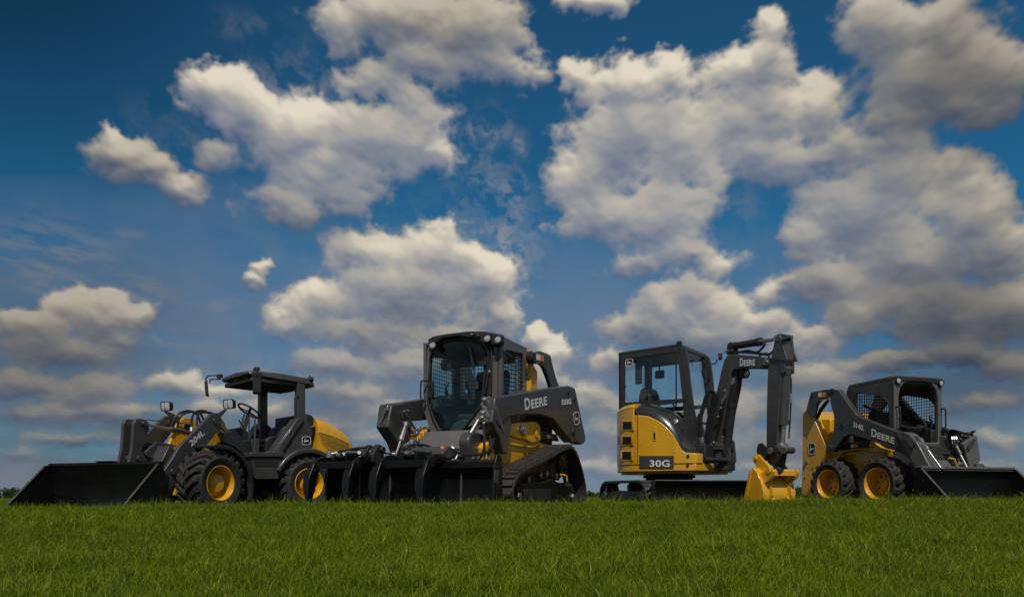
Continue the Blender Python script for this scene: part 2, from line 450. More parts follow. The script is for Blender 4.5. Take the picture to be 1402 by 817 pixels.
# ================================================================== 1. articulated wheel loader
FFr = Frame(-4.476, 10.367, -.366, -.93, -0.06)      # front half of the articulated frame
RF = Frame(-4.476, 10.367, -.69, -.72, -0.06)        # rear half, steered a little away from the front half
def wheel_loader():
    t = thing('wheel_loader', 'wheel loader with roof canopy, steering wheel, two headlights and wide black bucket, marked 204L', 'wheel loader', RF)
    # wheels
    for fr, f in ((FFr, 0.95), (RF, -0.95)):
        for sd in (1, -1):
            tyre(t, fr, f, 0.80 * sd, 0.47, 0.475, 0.335, 0.245, sd, lugs=19, deep=0.42, bolts=6, flat_hub=True, lugh=0.042)
    # ---- bucket
    fr = FFr
    prof = [(2.66, .03), (2.05, .03), (1.97, .07), (1.93, .16), (1.93, .30), (1.95, .45), (1.985, .60), (2.02, .69), (2.03, .71)]
    inner = [(p[0] + dx, p[1] + dz) for p, (dx, dz) in zip(prof, [(-.03, .018), (.0, .018), (.012, .016), (.014, .004), (.014, 0), (.014, 0), (.014, -.002), (.014, -.006), (.014, -.008)])]
    b = B(); b.side(fr, prof + inner[::-1], -1.13, .925)
    bk = b.make('bucket', 'black', t, ang=50)
    for s, l_ in ((-1, 1.13), (1, .925)):
        b = B(); b.side(fr, [(2.665, .028), (2.62, .10), (2.06, .70), (2.02, .715), (1.975, .61), (1.925, .45), (1.915, .16), (1.96, .06), (2.04, .025)], s * l_, s * (l_ + .02))
        b.make('side_plate', 'black', bk, 0.002)
        b = B(); b.bar(fr.w(2.625, s * (l_ + .01), .095), fr.w(2.07, s * (l_ + .01), .70), .034, .012); b.make('edge_strip', 'dsteel', bk, 0.002)
    b = B(); b.box(fr, 2.50, 2.70, -1.13, .925, .018, .034); b.make('cutting_edge', 'dsteel', bk, 0.002)
    b = B(); b.box(fr, 1.96, 2.035, -1.13, .925, .70, .735); b.box(fr, 1.97, 2.06, -.18, .10, .735, .752); b.make('top_lip', 'black', bk, 0.006)
    # ---- quick coupler, two tall bell-crank plates behind the bucket
    for l0 in (-.15, .04):
        q = [(1.93, .12), (1.86, .10), (1.62, .25), (1.58, .60), (1.60, .95), (1.48, 1.22), (1.50, 1.30), (1.57, 1.335), (1.68, 1.33), (1.72, 1.27), (1.74, .95), (1.80, .70), (1.93, .68)]
        b = B(); b.side(fr, rnd_poly(q, .05), l0, l0 + .05); b.make('coupler_plate', 'char', t, 0.006)
    b = B(); b.cyl(fr.w(1.58, -.19, 1.27), fr.w(1.58, .13, 1.27), .035, n=20); b.cyl(fr.w(1.66, -.19, .8), fr.w(1.66, .13, .8), .035, n=20)
    b.make('pivot_pin', 'char', t, 0.003); b = B()
    b.box(fr, 1.56, 1.93, -.5, .5, .12, .62)
    b.make('quick_coupler', 'char', t, 0.004)
    cylinder_ram(t, fr.w(.42, -.03, 1.19), fr.w(1.55, -.03, 1.285), .038, .55, 'char', axis=fr.L)
    # ---- lift arms
    arm = fr.S([(299, 565), (289, 565.5), (283, 571), (276, 578.5), (244, 611), (231, 632), (222, 645), (214, 664), (210, 690), (219, 690), (226, 676), (246, 652), (258, 627), (276, 615), (291, 597), (303, 578)], .45)
    arm = rnd_poly(arm, .06)
    for s in (1, -1):
        b = B(); b.side(fr, arm, s * .42, s * .48)
        a = b.make('lift_arm', 'char', t, 0.008)
        if s == 1:
            w = B()
            f0 = lambda x, y: fr.ws(x, y, .482)
            letters(w, '204L', f0(262, 611.5), f0(280.5, 594.5), f0(258.5, 604.0), fr.L, .002, .03)
            w.make('model_lettering', 'white', a)
        else:
            w = B(); f0 = lambda x, y: fr.ws(x, y, -.418)
        b = B()
        for (ff, zz, r) in ((.72, 1.37, .05), (1.45, .62, .045), (1.55, .24, .045)):
            b.cyl(fr.w(ff, s * .40, zz), fr.w(ff, s * .50, zz), r, n=20)
        b.make('pivot_pin', 'dsteel', a, 0.003)
        b = B(); q = fr.w
        cylinder_ram(t, q(.30, s * .36, .55), q(1.18, s * .36, .93), .04, .55, 'char', name='lift_cylinder', axis=fr.L)
    b = B(); b.cyl(fr.w(1.22, -.42, .84), fr.w(1.22, .42, .84), .07); b.side(fr, [(1.05, .84), (1.35, .98), (1.50, .72), (1.32, .62), (1.15, .70)], -.30, .30)
    b.make('arm_cross_tube', 'char', t, 0.01)
    b = B()
    b.side(fr, [(1.10, 1.02), (1.36, 1.04), (1.62, .84), (1.60, .76), (1.3, .84), (1.1, .92)], -.16, -.11); b.side(fr, [(1.10, 1.02), (1.36, 1.04), (1.62, .84), (1.60, .76), (1.3, .84), (1.1, .92)], .04, .09)
    b.make('tilt_lever', 'char', t, 0.006)
    b = B()
    w0 = fr.w(1.30, -.415, .98)
    b.side(fr, [(1.16, .93), (1.30, .98), (1.28, 1.03), (1.14, .98)], -.418, -.412); b.make('warning_plate', 'white', t)
    # ---- front frame: yellow tower
    tw = rnd_poly([(.20, .45), (.18, 1.02), (.34, 1.30), (.42, 1.46), (.60, 1.47), (.72, 1.36), (.86, 1.05), (1.10, .80), (1.15, .45)], .05)
    for s in (1, -1):
        b = B(); b.side(fr, tw, s * .26, s * .31); tt = b.make('front_frame_plate', 'yellow', t, 0.008)
        b = B(); b.cyl(fr.w(.55, s * .24, 1.33), fr.w(.55, s * .36, 1.33), .055); b.cyl(fr.w(.45, s * .24, .95), fr.w(.45, s * .34, .95), .04); b.make('tower_pin', 'plastic', tt, 0.003)
    b = B(); b.box(fr, .30, .42, -.26, .26, .5, 1.25); b.box(fr, .2, 1.2, -.25, .25, .30, .55); b.make('front_chassis', 'yellow', t, 0.008)
    b = B(); b.cyl(fr.w(.95, -.62, .41), fr.w(.95, .62, .41), .085); b.sphere(fr.w(.95, 0, .41), .17); b.cyl(fr.w(.95, .40, .41), fr.w(.95, .56, .41), .15); b.cyl(fr.w(.95, -.40, .41), fr.w(.95, -.56, .41), .15)
    b.make('front_axle', 'plastic', t)
    b = B(); b.cyl(RF.w(-.95, -.62, .41), RF.w(-.95, .62, .41), .085); b.sphere(RF.w(-.95, 0, .41), .17); b.cyl(RF.w(-.95, .40, .41), RF.w(-.95, .56, .41), .15)
    b.make('rear_axle', 'plastic', t)
    b = B(); b.sphere(RF.w(-.95, -.55, .41), .10, 10); b.make('axle_hub', 'yellow', t)
    # front fenders
    for s in (1, -1):
        R0, R1 = .565, .60
        pts = [(.95 + R1 * math.cos(a), .41 + R1 * math.sin(a)) for a in np.linspace(math.radians(75), math.radians(200), 14)]
        pts2 = [(.95 + R0 * math.cos(a), .41 + R0 * math.sin(a)) for a in np.linspace(math.radians(200), math.radians(75), 14)]
        b = B(); b.side(fr, pts + pts2, s * .46, s * .84)
        b.side(fr, [(x, z) for x, z in pts] + [(.95 + (x - .95) * .90, .41 + (z - .41) * .90) for x, z in pts[::-1]], s * .82, s * .845)
        b.make('front_fender', 'plastic', t, 0.008)
    # headlights on bracket arms
    for s, c in ((1, fr.ws(313, 553, .42)), (-1, fr.ws(227, 556, -.62))):
        n = V((fr.F.x, fr.F.y, -.05))
        box_lamp(t, c, n, .185, .135, .09)
        b = B(); q = c - V((0, 0, .075))
        b.cyl(c - V((0, 0, .02)), q, .012, n=8)
        e = fr.w(.60, s * .30, 1.42)
        b.ext([q + V((0, 0, .012)) + fr.F * .03, q - V((0, 0, .02)) + fr.F * .03, e - V((0, 0, .11)), e + V((0, 0, .03))],
              [x - fr.L * s * .03 for x in (q + V((0, 0, .012)) + fr.F * .03, q - V((0, 0, .02)) + fr.F * .03, e - V((0, 0, .11)), e + V((0, 0, .03)))])
        b.make('lamp_bracket', 'plastic', t, 0.004)
    # hoses over the linkage
    for (l, h) in ((-.16, 1.56), (-.08, 1.54), (.10, 1.55), (.17, 1.52)):
        hose(t, [fr.w(.36, l, 1.28), fr.w(.44, l, 1.50), fr.w(.62, l, h), fr.w(.80, l * 1.3, 1.46), fr.w(.86, l * 1.6, 1.22)], .017)
    for l in (-.10, .12):
        hose(t, [fr.w(.9, l, 1.02), fr.w(1.2, l, .88), fr.w(1.45, l, .80), fr.w(1.62, l * .6, .92), fr.w(1.60, l * .4, 1.05), fr.w(1.52, l * .4, .85), fr.w(1.50, l, .55)], .014)
    hose(t, [fr.ws(199, 574, -.03), fr.ws(225, 577, -.03), fr.ws(262, 580, -.03)], .006)
    hose(t, [fr.w(.55, .33, 1.36), fr.w(.40, .36, 1.20), fr.w(.42, .33, 1.05), fr.w(.3, .30, .95)], .013)
    # ---- rear half
    fr = RF
    # floor platform and step box
    b = B()
    q = fr.S([(343, 625), (386, 625), (381, 655.5), (350, 655.5)], .80)
    b.side(fr, rnd_poly(q, .02), .50, .80)
    b.side(fr, [(f, z) for f, z in q], -.80, -.50)
    st = b.make('step_box', 'char', t, 0.008)
    b = B(); q = fr.S([(348, 629), (382, 629), (379.5, 638), (350.5, 638)], .803); b.side(fr, rnd_poly(q, .012), .797, .806); b.make('step_recess', 'plastic', st, 0.002)
    b = B(); q = fr.S([(343, 619), (388, 619), (389, 625), (342, 625)], .82); b.side(fr, q, .30, .83); b.side(fr, q, -.83, -.3); b.make('door_sill', 'char', t, 0.008)
    b = B(); b.box(fr, -.95, .12, -.5, .5, .42, .74); b.box(fr, -.05, .35, -.22, .22, .25, .62); b.make('rear_chassis', 'plastic', t, 0.008)
    # front console side / dashboard
    b = B(); q = fr.S([(303, 592), (318, 590), (325, 600), (330, 604), (343, 601), (351, 640), (344, 640), (336, 625), (322, 612), (308, 606)], .62)
    b.side(fr, rnd_poly(q, .03), .34, .62); b.side(fr, rnd_poly(q, .03), -.62, -.34)
    b.make('front_cowl', 'plastic', t, 0.01)
    b = B(); q = fr.S([(300, 590), (312, 587), (322, 591), (330, 603), (330, 640), (304, 640)], .0); b.side(fr, rnd_poly(q, .03), -.42, .42); b.make('dashboard', 'plastic', t, 0.01)
    b = B(); q = fr.S([(343, 601), (355, 601), (355, 622), (347, 622)], .70); b.side(fr, q, .66, .70); b.make('entry_panel', 'char', t, 0.006)
    # steering column and wheel
    c = fr.ws(338, 567, .08); c2 = fr.ws(329, 599, .08)
    b = B(); b.bar(c2, c, .10, .085); b.make('steering_column', 'char', t, 0.015)
    ax = (c - c2).normalized(); ax = (ax + fr.F * -.35).normalized()
    cc = c + ax * .07; x = ax.cross(V((0, 0, 1))).normalized(); y = x.cross(ax)
    b = B(); ring = [cc + (x * math.cos(a) + y * math.sin(a)) * .185 for a in np.linspace(0, 2 * PI, 33)]
    b.tube(ring, .017, 8, sm=False)
    for a in (0.3, 2.4, 4.5): b.bar(cc - ax * .02, cc + (x * math.cos(a) + y * math.sin(a)) * .18, .04, .012)
    b.cyl(c, cc, .035)
    b.make('steering_wheel', 'plastic', t)
    hose(t, [fr.ws(334, 586, .3), fr.ws(329, 578, .3), fr.ws(327, 574, .3)], .01, 'control_lever', False)
    # seat
    b = B()
    b.side(fr, rnd_poly([(-.42, .98), (-.40, 1.07), (-.62, 1.10), (-.86, 1.07), (-.86, .96)], .04), -.25, .25)
    s_ = b.make('seat', 'cloth', t, 0.03)
    b = B(); b.side(fr, rnd_poly([(-.80, 1.05), (-.70, 1.12), (-.80, 1.40), (-.90, 1.45), (-.99, 1.40), (-.95, 1.05)], .06), -.24, .24); b.make('seat_back', 'cloth', s_, 0.03)
    b = B(); b.box(fr, -.86, -.44, -.2, .2, .74, .97); b.make('seat_base', 'plastic', s_, 0.02)
    b = B()
    for l in (.30, -.34): b.side(fr, rnd_poly([(-.40, .80), (-.40, 1.16), (-.5, 1.22), (-.85, 1.24), (-.85, .80)], .03), l, l + .16)
    b.make('side_console', 'plastic', t, 0.015)
    b = B()
    for k in range(5): b.box(fr, -.34 - k * .015, -.2 - k * .01, -.34 + .0, .40, .80 + k * .085, .83 + k * .085)
    b.make('floor_pedals', 'plastic', t, 0.005)
    # triangular side panels with diagonal beam
    for s in (1, -1):
        q = fr.S([(406, 574), (414, 571), (427, 583), (428, 628), (411, 628), (396, 632), (384, 655), (379, 655), (386, 628), (371, 622)], .74)
        b = B(); b.side(fr, q, s * .52, s * .74); pnl = b.make('rear_side_panel', 'char', t, 0.01)
        q = fr.S([(405, 574), (411, 571), (415, 574), (383, 622), (374, 622)], .74)
        b = B(); b.side(fr, q, s * .743, s * .775); b.make('diagonal_beam', 'char', pnl, 0.008)
        if s == 1:
            emblem(t, fr, fr.ws(413.5, 609, .742), fr.ws(425.5, 608.5, .742), fr.ws(413.0, 597, .742), fr.L, parent=pnl)
    # fuel tank / dark shoulder behind the posts
    q = fr.S([(416, 566), (424, 568), (428, 572), (427, 583), (415, 583)], .5)
    b = B(); b.side(fr, rnd_poly(q, .03), -.50, .56); b.make('engine_shroud', 'plastic', t, 0.02)
    # hood: lofted shell
    rings = []
    topc = fr.S([(429.5, 573), (440, 576), (452, 582), (463, 588.5), (472, 595), (479, 604), (483, 616)], .42)
    botz = [.86, .85, .85, .86, .87, .90, .96]
    for (f, z), zb, wd in zip(topc, botz, (.55, .56, .56, .55, .53, .50, .46)):
        r = []
        for (u, v_) in ((1, 0), (1.0, .55), (.985, .78), (.93, .93), (.82, 1.0), (.4, 1.02), (0, 1.025), (-.4, 1.02), (-.82, 1.0), (-.93, .93), (-.985, .78), (-1, .55), (-1, 0)):
            r.append(fr.w(f, wd * u, zb + (z - zb) * v_))
        rings.append(r)
    b = B(); b.loft(rings); hd = b.make('engine_hood', 'yellow', t, ang=40)
    for s in (1, -1):
        hw = (.55, .56, .56, .55, .53, .50, .46); hf = [p[0] for p in topc]; hz = [p[1] for p in topc]
        def surf(f, z):
            f = max(min(f, hf[0]), hf[-1]); wd = np.interp(-f, [-x for x in hf], hw); zt_ = np.interp(-f, [-x for x in hf], hz); zb_ = np.interp(-f, [-x for x in hf], botz)
            return wd * np.interp((z - zb_) / (zt_ - zb_), [0, .55, .78, .93, 1], [1, 1, .985, .93, .82])
        q = fr.S([(433.5, 590.5), (445, 594), (465, 601), (478, 607.5), (480.5, 616.5), (470, 623), (445, 612.5), (439, 606)], .53)
        q = [(max(f, hf[-1] + .03), z) for f, z in rnd_poly(q, .04)]
        qi = inset(q, .014)
        def skin(b_, poly_, off):
            lo = min(p[1] for p in poly_); z = lo
            rows = []
            while z < max(p[1] for p in poly_):
                sp_ = clip_lines(poly_, 1, z + 1e-4)
                if sp_: rows.append([(sp_[0][0] + (sp_[0][1] - sp_[0][0]) * k / 12, z) for k in range(13)])
                z += .012
            for r0_, r1_ in zip(rows, rows[1:]):
                for k in range(12):
                    b_.bm.faces.new([b_.bm.verts.new(fr.w(f, s * (surf(f, z_) + off), z_)) for f, z_ in (r0_[k], r0_[k + 1], r1_[k + 1], r1_[k])])
            bmesh.ops.remove_doubles(b_.bm, verts=b_.bm.verts, dist=1e-5)
        b = B(); skin(b, qi, .003); g = b.make('hood_grille', 'grille', hd)
        b = B(); b.tube([fr.w(f, s * (surf(f, z) + .002), z) for f, z in q + q[:1]], .008, 6, sm=False, caps=False); b.make('grille_frame', 'yellow', g)
    b = B(); b.side(fr, rnd_poly([(-1.0, .45), (-1.0, .85), (-1.98, .88), (-2.02, .5), (-1.9, .36)], .05), -.55, .55); b.make('counterweight', 'char', t, 0.02)
    # rear fenders
    for s in (1, -1):
        cx, cz = -.95, .41
        an = np.linspace(math.radians(198), math.radians(25), 22)[::-1]
        pts = [(cx + .62 * math.cos(a), cz + .625 * math.sin(a)) for a in an]
        pts2 = [(cx + .565 * math.cos(a), cz + .545 * math.sin(a)) for a in an[::-1]]
        b = B(); b.side(fr, pts + pts2, s * .50, s * .86)
        b.make('rear_fender', 'char', t, 0.018)
    # ROPS posts
    for (f, l) in ((-.955, .50), (-.80, -.50)):
        b = B(); b.plan(fr, rnd_poly([(f - .07, l - .055), (f + .07, l - .055), (f + .07, l + .055), (f - .07, l + .055)], .02), .80, 2.10); b.make('canopy_post', 'char', t)
    # canopy roof
    rf = B()
    def roofring(f, z, wl, th): return [fr.w(f, wl, z), fr.w(f, wl * .96, z + th), fr.w(f, 0, z + th + .03), fr.w(f, -wl * .96, z + th), fr.w(f, -wl, z)]
    rf.loft([roofring(-.10, 2.16, .50, .04), roofring(-.16, 2.14, .54, .07), roofring(-.60, 2.12, .56, .10), roofring(-1.10, 2.10, .56, .10), roofring(-1.22, 2.07, .50, .07)])
    roof = rf.make('canopy_roof', 'char', t, 0.012)
    b = B()
    for l in (-.5, -.16, .18, .5): b.box(fr, -1.14, -.16, l - .02, l + .02, 2.055, 2.11)
    for f in (-.17, -.5, -.85, -1.13): b.box(fr, f - .02, f + .02, -.50, .50, 2.06, 2.112)
    b.make('roof_ribs', 'head', roof, 0.006)
    # bracket lights and mirrors
    for s, c in ((1, fr.ws(351, 505.5, .50)), (-1, fr.ws(301, 515, -.50))):
        b = B(); b.bar(c + fr.L * .07, c - fr.L * .07, .05, .05); b.cyl(c - V((0, 0, .01)), c + V((0, 0, .035)), .028, n=10); b.make('roof_bracket', 'plastic', t, 0.004)
    m0 = fr.ws(351, 505, .54)
    b = B(); b.tube([m0, m0 + fr.L * .10 + fr.F * .04, m0 + fr.L * .12 + fr.F * .05 - V((0, 0, .12))], .011, 8)
    b.make('mirror_arm', 'plastic', t)
    mc = fr.ws(352, 524, .60)
    for c, wd, hh, yaw in ((mc, .13, .36, 0.45), (fr.ws(285, 532, -.82), .13, .27, -1.15)):
        ax = (V((math.sin(yaw), -math.cos(yaw), 0)))
        xx = V((math.cos(yaw), math.sin(yaw), 0)); zz = V((0, 0, 1)) + ax * .08
        q = rnd_poly([(-wd / 2, -hh / 2), (wd / 2, -hh / 2), (wd / 2, hh / 2), (-wd / 2, hh / 2)], .03)
        b = B(); b.ext([c + xx * u + zz * v_ for u, v_ in q], [c + xx * u * .8 + zz * v_ * .85 + ax * .05 for u, v_ in q]); o = b.make('mirror', 'plastic', t, 0.008)
        b = B(); qq = inset(q, .012); b.ext([c + xx * u + zz * v_ - ax * .003 for u, v_ in qq], [c + xx * u + zz * v_ for u, v_ in qq]); b.make('mirror_face', 'mirror', o)
    b = B()
    b.tube([fr.ws(302, 513.5, -.52), fr.ws(286, 514, -.75), fr.ws(282, 517, -.82), fr.ws(281, 532, -.84)], .011, 8, sm=False)
    b.tube([fr.ws(302, 519, -.52), fr.ws(288, 519, -.78), fr.ws(287, 524, -.80)], .011, 8, sm=False); b.make('mirror_arm', 'dsteel', t)
    # rear roof work lights, pointing backwards
    for c in (fr.ws(424, 519, .52), fr.ws(393, 526, -.30)):
        b = B(); b.cyl(c + V((0, 0, .06)), c, .012, n=8); b.make('lamp_stalk', 'plastic', t)
        lamp(t, c - fr.F * .04, -fr.F, .042, .07)
    # grab rails
    b = B(); b.tube([fr.ws(404, 572, .56), fr.ws(403.5, 545, .56), fr.ws(405.5, 542.5, .56), fr.ws(409, 542.5, .56)], .013, 8, sm=False); b.make('grab_rail', 'plastic', t)
    b = B()
    b.tube([fr.ws(341, 602, .70), fr.ws(341, 572, .70), fr.ws(343, 569, .66), fr.ws(348, 571, .66), fr.ws(349, 575, .68), fr.ws(349, 620, .70)], .013, 8, sm=False); b.make('grab_rail', 'char', t)
    return t
wheel_loader()
# ================================================================== 2. compact track loader with grapple bucket
def track_belt(root, fr, path, l0, l1, th, pitch, name='rubber_track', lug=0.03, stag=True, m='track'):
    """closed belt following a side outline (f,z); lugs across it"""
    n = len(path)
    inn = inset(path, th)
    b = B(); b.side(fr, path, l0, l1, [inn])
    L = [0.0]
    for i in range(n): L.append(L[-1] + (V(path[(i + 1) % n]) - V(path[i])).length)
    def at(s):
        s %= L[-1]
        for i in range(n):
            if s <= L[i + 1]:
                a, c = V(path[i]), V(path[(i + 1) % n]); d = (c - a).normalized(); p = a + d * (s - L[i]); return p, d
        return V(path[0]), V((1, 0))
    A = sum(path[i][0] * path[(i + 1) % n][1] - path[(i + 1) % n][0] * path[i][1] for i in range(n)); sg = 1 if A > 0 else -1
    cnt = int(L[-1] / pitch); W = l1 - l0
    for k in range(cnt):
        for j in range(2 if stag else 1):
            s = (k + .5 * j) * L[-1] / cnt
            p, d = at(s); nn = V((d.y, -d.x)) * sg
            a, c = (l0 + .012, l0 + W * .53) if (j == 0 and stag) else ((l0 + W * .47, l1 - .012) if stag else (l0 + .004, l1 - .004))
            w = pitch * .27 if stag else pitch * .40
            P = [p - d * w - nn * .004, p + d * w - nn * .004, p + d * w * .7 + nn * lug, p - d * w * .7 + nn * lug]
            b.ext([fr.w(q[0], a, q[1]) for q in P], [fr.w(q[0], c, q[1]) for q in P])
    return b.make(name, m, root, 0.003, seg=1)

TLF = Frame(-.634, 8.124, -.415, -.91, 0.0)
def track_loader():
    fr = TLF
    t = thing('track_loader', 'track loader on rubber tracks with enclosed glass door cab and black grapple bucket, marked 333G', 'track loader', fr)
    # ---- tracks
    path = fr.S([(704, 688), (701.5, 672), (706, 655), (714, 645), (745, 629), (776, 611), (784, 610), (791, 620), (798, 642), (803.5, 666), (804, 684), (800, 691)], 1.02)
    path = rnd_poly([(max(-1.86, f), max(0.0, z - (.10 if z < .25 else 0))) for f, z in path], .10, 4)
    lo = [p for p in path]
    for s in (1, -1):
        a, c = (.70, 1.02) if s == 1 else (-1.02, -.70)
        tb = track_belt(t, fr, path, a, c, .035, .105, lug=.028)
        uf = B()
        q = rnd_poly([(.42, .14), (.46, .34), (.30, .40), (-.2, .41), (-.62, .46), (-.95, .40), (-1.30, .36), (-1.32, .22), (-1.2, .14)], .03)
        uf.side(fr, q, s * .74, s * .97); und = uf.make('track_frame', 'black', t, 0.012)
        q = rnd_poly([(.28, .19), (.28, .33), (-.55, .33), (-.55, .19)], .02)
        b = B(); b.side(fr, q, s * .965, s * .985); b.make('frame_cover', 'plastic', und, 0.004)
        # top brace from frame to sprocket motor
        b = B(); b.side(fr, rnd_poly([(.1, .40), (-.2, .52), (-.8, .62), (-1.1, .74), (-1.25, .62), (-.9, .42)], .04), s * .72, s * .86); b.make('final_drive_bracket', 'plastic', und, 0.01)
        b = B(); c0 = fr.w(-1.20, s * .80, .66)
        b.lathe(c0, fr.L * s, [(0, -.05), (.20, -.05), (.20, .03), (.15, .05), (.15, .10), (.09, .13), (0, .13)], 26)
        for k in range(14):
            a_ = 2 * PI * k / 14; x = fr.F * math.cos(a_) + V((0, 0, 1)) * math.sin(a_)
            b.cyl(c0 + x * .20 - fr.L * .05, c0 + x * .20 + fr.L * .03, .018, n=8)
        sp = b.make('drive_sprocket', 'black', und)
        b = B(); c1 = fr.w(-1.20, s * .935, .66)
        for k in range(9):
            a_ = 2 * PI * k / 9; x = fr.F * math.cos(a_) + V((0, 0, 1)) * math.sin(a_); b.cyl(c1 + x * .12 - fr.L * s * .03, c1 + x * .12 - fr.L * s * .008, .012, n=6)
        b.make('sprocket_bolt', 'steel', sp)
        b = B(); b.tube([fr.w(-.98, s * .95, .52), fr.w(-1.08, s * .99, .50), fr.w(-1.12, s * .99, .42), fr.w(-1.22, s * .96, .40)], .014, 8); b.make('tie_down_hook', 'yellow', und)
        for (f, z, r) in [(.40, .25, .20), (-1.42, .22, .20)]:
            b = B(); b.lathe(fr.w(f, s * .76, z), fr.L * s, [(0, 0), (r, 0), (r, .16), (r * .8, .18), (r * .3, .16), (r * .25, .20), (0, .20)], 30); idl = b.make('idler_wheel', 'plastic', und, 0.004)
            b = B(); b.cyl(fr.w(f, s * .95, z), fr.w(f, s * .985, z), .045, n=6); b.make('idler_bolt', 'steel', idl)
        for k in range(5):
            f = .18 - k * .32
            b = B(); b.lathe(fr.w(f, s * .76, .13), fr.L * s, [(0, 0), (.09, 0), (.09, .20), (.05, .22), (0, .22)], 20); rl = b.make('track_roller', 'dsteel', und)
            b = B(); b.cyl(fr.w(f, s * .97, .13), fr.w(f, s * 1.005, .13), .028, n=10); b.make('roller_cap', 'steel', rl)
        for (f, z) in ((-.36, .50), (-.56, .52), (.02, .44), (-.9, .50)):
            b = B(); b.cyl(fr.w(f, s * .86, z), fr.w(f, s * .93, z), .035, n=10); b.make('grease_fitting', 'steel', und)
    # ---- chassis
    q = fr.S([(668, 640), (664, 612), (672, 600), (684, 583), (709.6, 578.5), (731.6, 577.5), (738, 583), (738, 605), (760, 612), (781, 612), (781, 622), (735, 640), (690, 650)], .66)
    b = B(); b.side(fr, q, .548, .66); b.side(fr, [(min(f, -.02), z) for f, z in q], -.66, -.548); b.box(fr, -1.6, .10, -.55, .55, .35, .88); b.box(fr, -1.6, -.02, -.42, .42, .35, .90); ch = b.make('chassis', 'yellow', t, 0.012)
    for s in (1, -1):
        q = fr.S([(678, 591), (683, 584), (709.6, 578), (733, 577), (739, 583), (739, 603), (727, 606), (722, 602.5)], .69)
        b = B(); b.side(fr, rnd_poly(q, .03), s * .655, s * .70); pl = b.make('chassis_flange', 'yellow', ch, 0.008)
        q = fr.S([(677, 600), (722, 611), (727, 607), (739, 604), (738, 609), (727, 613), (676, 606)], .68)
        b = B(); b.side(fr, q, s * .655, s * .685); b.make('chassis_rib', 'yellow', ch, 0.006)
        b = B(); p = fr.ws(715, 588.5, .70) if s == 1 else fr.w(*fr.side(715, 588.5, .70)[:1], -.70, fr.side(715, 588.5, .70)[1])
        b.lathe(p, fr.L * s, [(0, 0), (.075, 0), (.075, .012), (.055, .02), (.055, .045), (0, .05)], 22); pn = b.make('pivot_pin', 'steel', pl)
        f_, z_ = fr.side(734, 594, .70)
        b = B(); b.lathe(fr.w(f_, s * .70, z_), fr.L * s, [(0, 0), (.05, 0), (.05, .02), (0, .02)], 20); b.make('boss', 'yellow', pl, 0.003)
        b = B(); b.cyl(fr.w(-1.50, s * .5, 1.0), fr.w(-.5, s * .5, .78), .05); b.make('lift_cylinder', 'plastic', t)
        b = B(); q = fr.S([(739, 590), (762, 594), (766, 604), (739, 601)], .6); b.side(fr, q, s * .56, s * .60); tn = b.make('lift_link', 'char', t, 0.006)
        if s == 1:
            b = B(); q = fr.S([(749, 594.5), (754, 595.5), (754, 600), (749, 599.5)], .605); b.side(fr, q, .601, .606); b.make('warning_decal', 'white', tn)
            b = B(); q = fr.S([(754.5, 595.5), (758, 596), (758, 600.5), (754.5, 600)], .605); b.side(fr, q, .601, .606); b.make('warning_decal', 'orange', tn)
    b = B(); b.side(fr, rnd_poly([(-.55, .95), (-.55, 1.45), (-1.45, 1.55), (-1.75, 1.35), (-1.72, .80), (-1.2, .80)], .06), -.55, .55); b.make('engine_compartment', 'plastic', t, 0.02)
    # ---- lift arms
    al = .78
    q = fr.S([(679, 543.5), (700, 540), (751, 530.7), (779.6, 527.5), (787.6, 531), (795, 566), (802.5, 600), (800, 607), (795.5, 608.5), (789, 605), (783, 605.5), (770, 589.6), (757, 573), (740, 568), (725.5, 567), (697, 570.5), (690, 577), (684, 586), (679, 575), (677, 560)], al)
    q = rnd_poly(q, .035, 3)
    for s in (1, -1):
        b = B(); b.side(fr, q, s * .64, s * al); am = b.make('lift_arm', 'char', t, 0.018)
        # raised face panel
        nose = rnd_poly([(.36, 1.385), (.60, 1.33), (.69, 1.06), (.47, .88), (.38, .73), (.27, .73), (.16, 1.10)], .025)
        b = B(); b.side(fr, nose, s * .60, s * .77); b.make('arm_nose', 'char', am, 0.015)
        hl = rnd_poly([(.60, 1.24), (.635, 1.22), (.44, .98), (.40, 1.0)], .02)
        b = B(); b.side(fr, hl, s * .77, s * .785); b.front(fr, rnd_poly([(s * .62, 1.27), (s * .65, 1.28), (s * .73, 1.12), (s * .70, 1.10)], .012), .60, .685)
        b.make('nose_handle', 'grey', am, 0.004)
        b = B(); b.cyl(fr.w(-1.98, s * (al - .01), 1.16), fr.w(-1.98, s * (al + .02), 1.16), .05); pn = b.make('pin_cap', 'plastic', am, 0.004)
        for (x, y) in ((778, 537), (786, 546)):
            f_, z_ = fr.side(x, y, al)
            b = B(); b.cyl(fr.w(f_, s * (al - .01), z_), fr.w(f_, s * (al + .018), z_), .035); b.make('pin_cap', 'plastic', am, 0.004)
        if s == 1:
            P = lambda x, y: fr.ws(x, y, al + .002)
            b = B(); word_big_first(b, P(718.5, 561.5), P(749, 554), P(717.5, 545), fr.L); b.make('name_lettering', 'white', am)
            b = B(); letters(b, '333G', P(768.5, 554.5), P(782, 552.8), P(768, 546.6), fr.L, .004, .055); b.make('model_lettering', 'white', am)
            emblem(t, fr, P(785.5, 582), P(793, 580.5), P(784.5, 564), fr.L, parent=am)
        else:
            P = lambda x, z: fr.w(x, -al - .002, z)
            b = B(); word_big_first(b, P(-1.2, 1.50), P(-.6, 1.42), P(-1.2, 1.64), -fr.L); b.make('name_lettering', 'white', am)
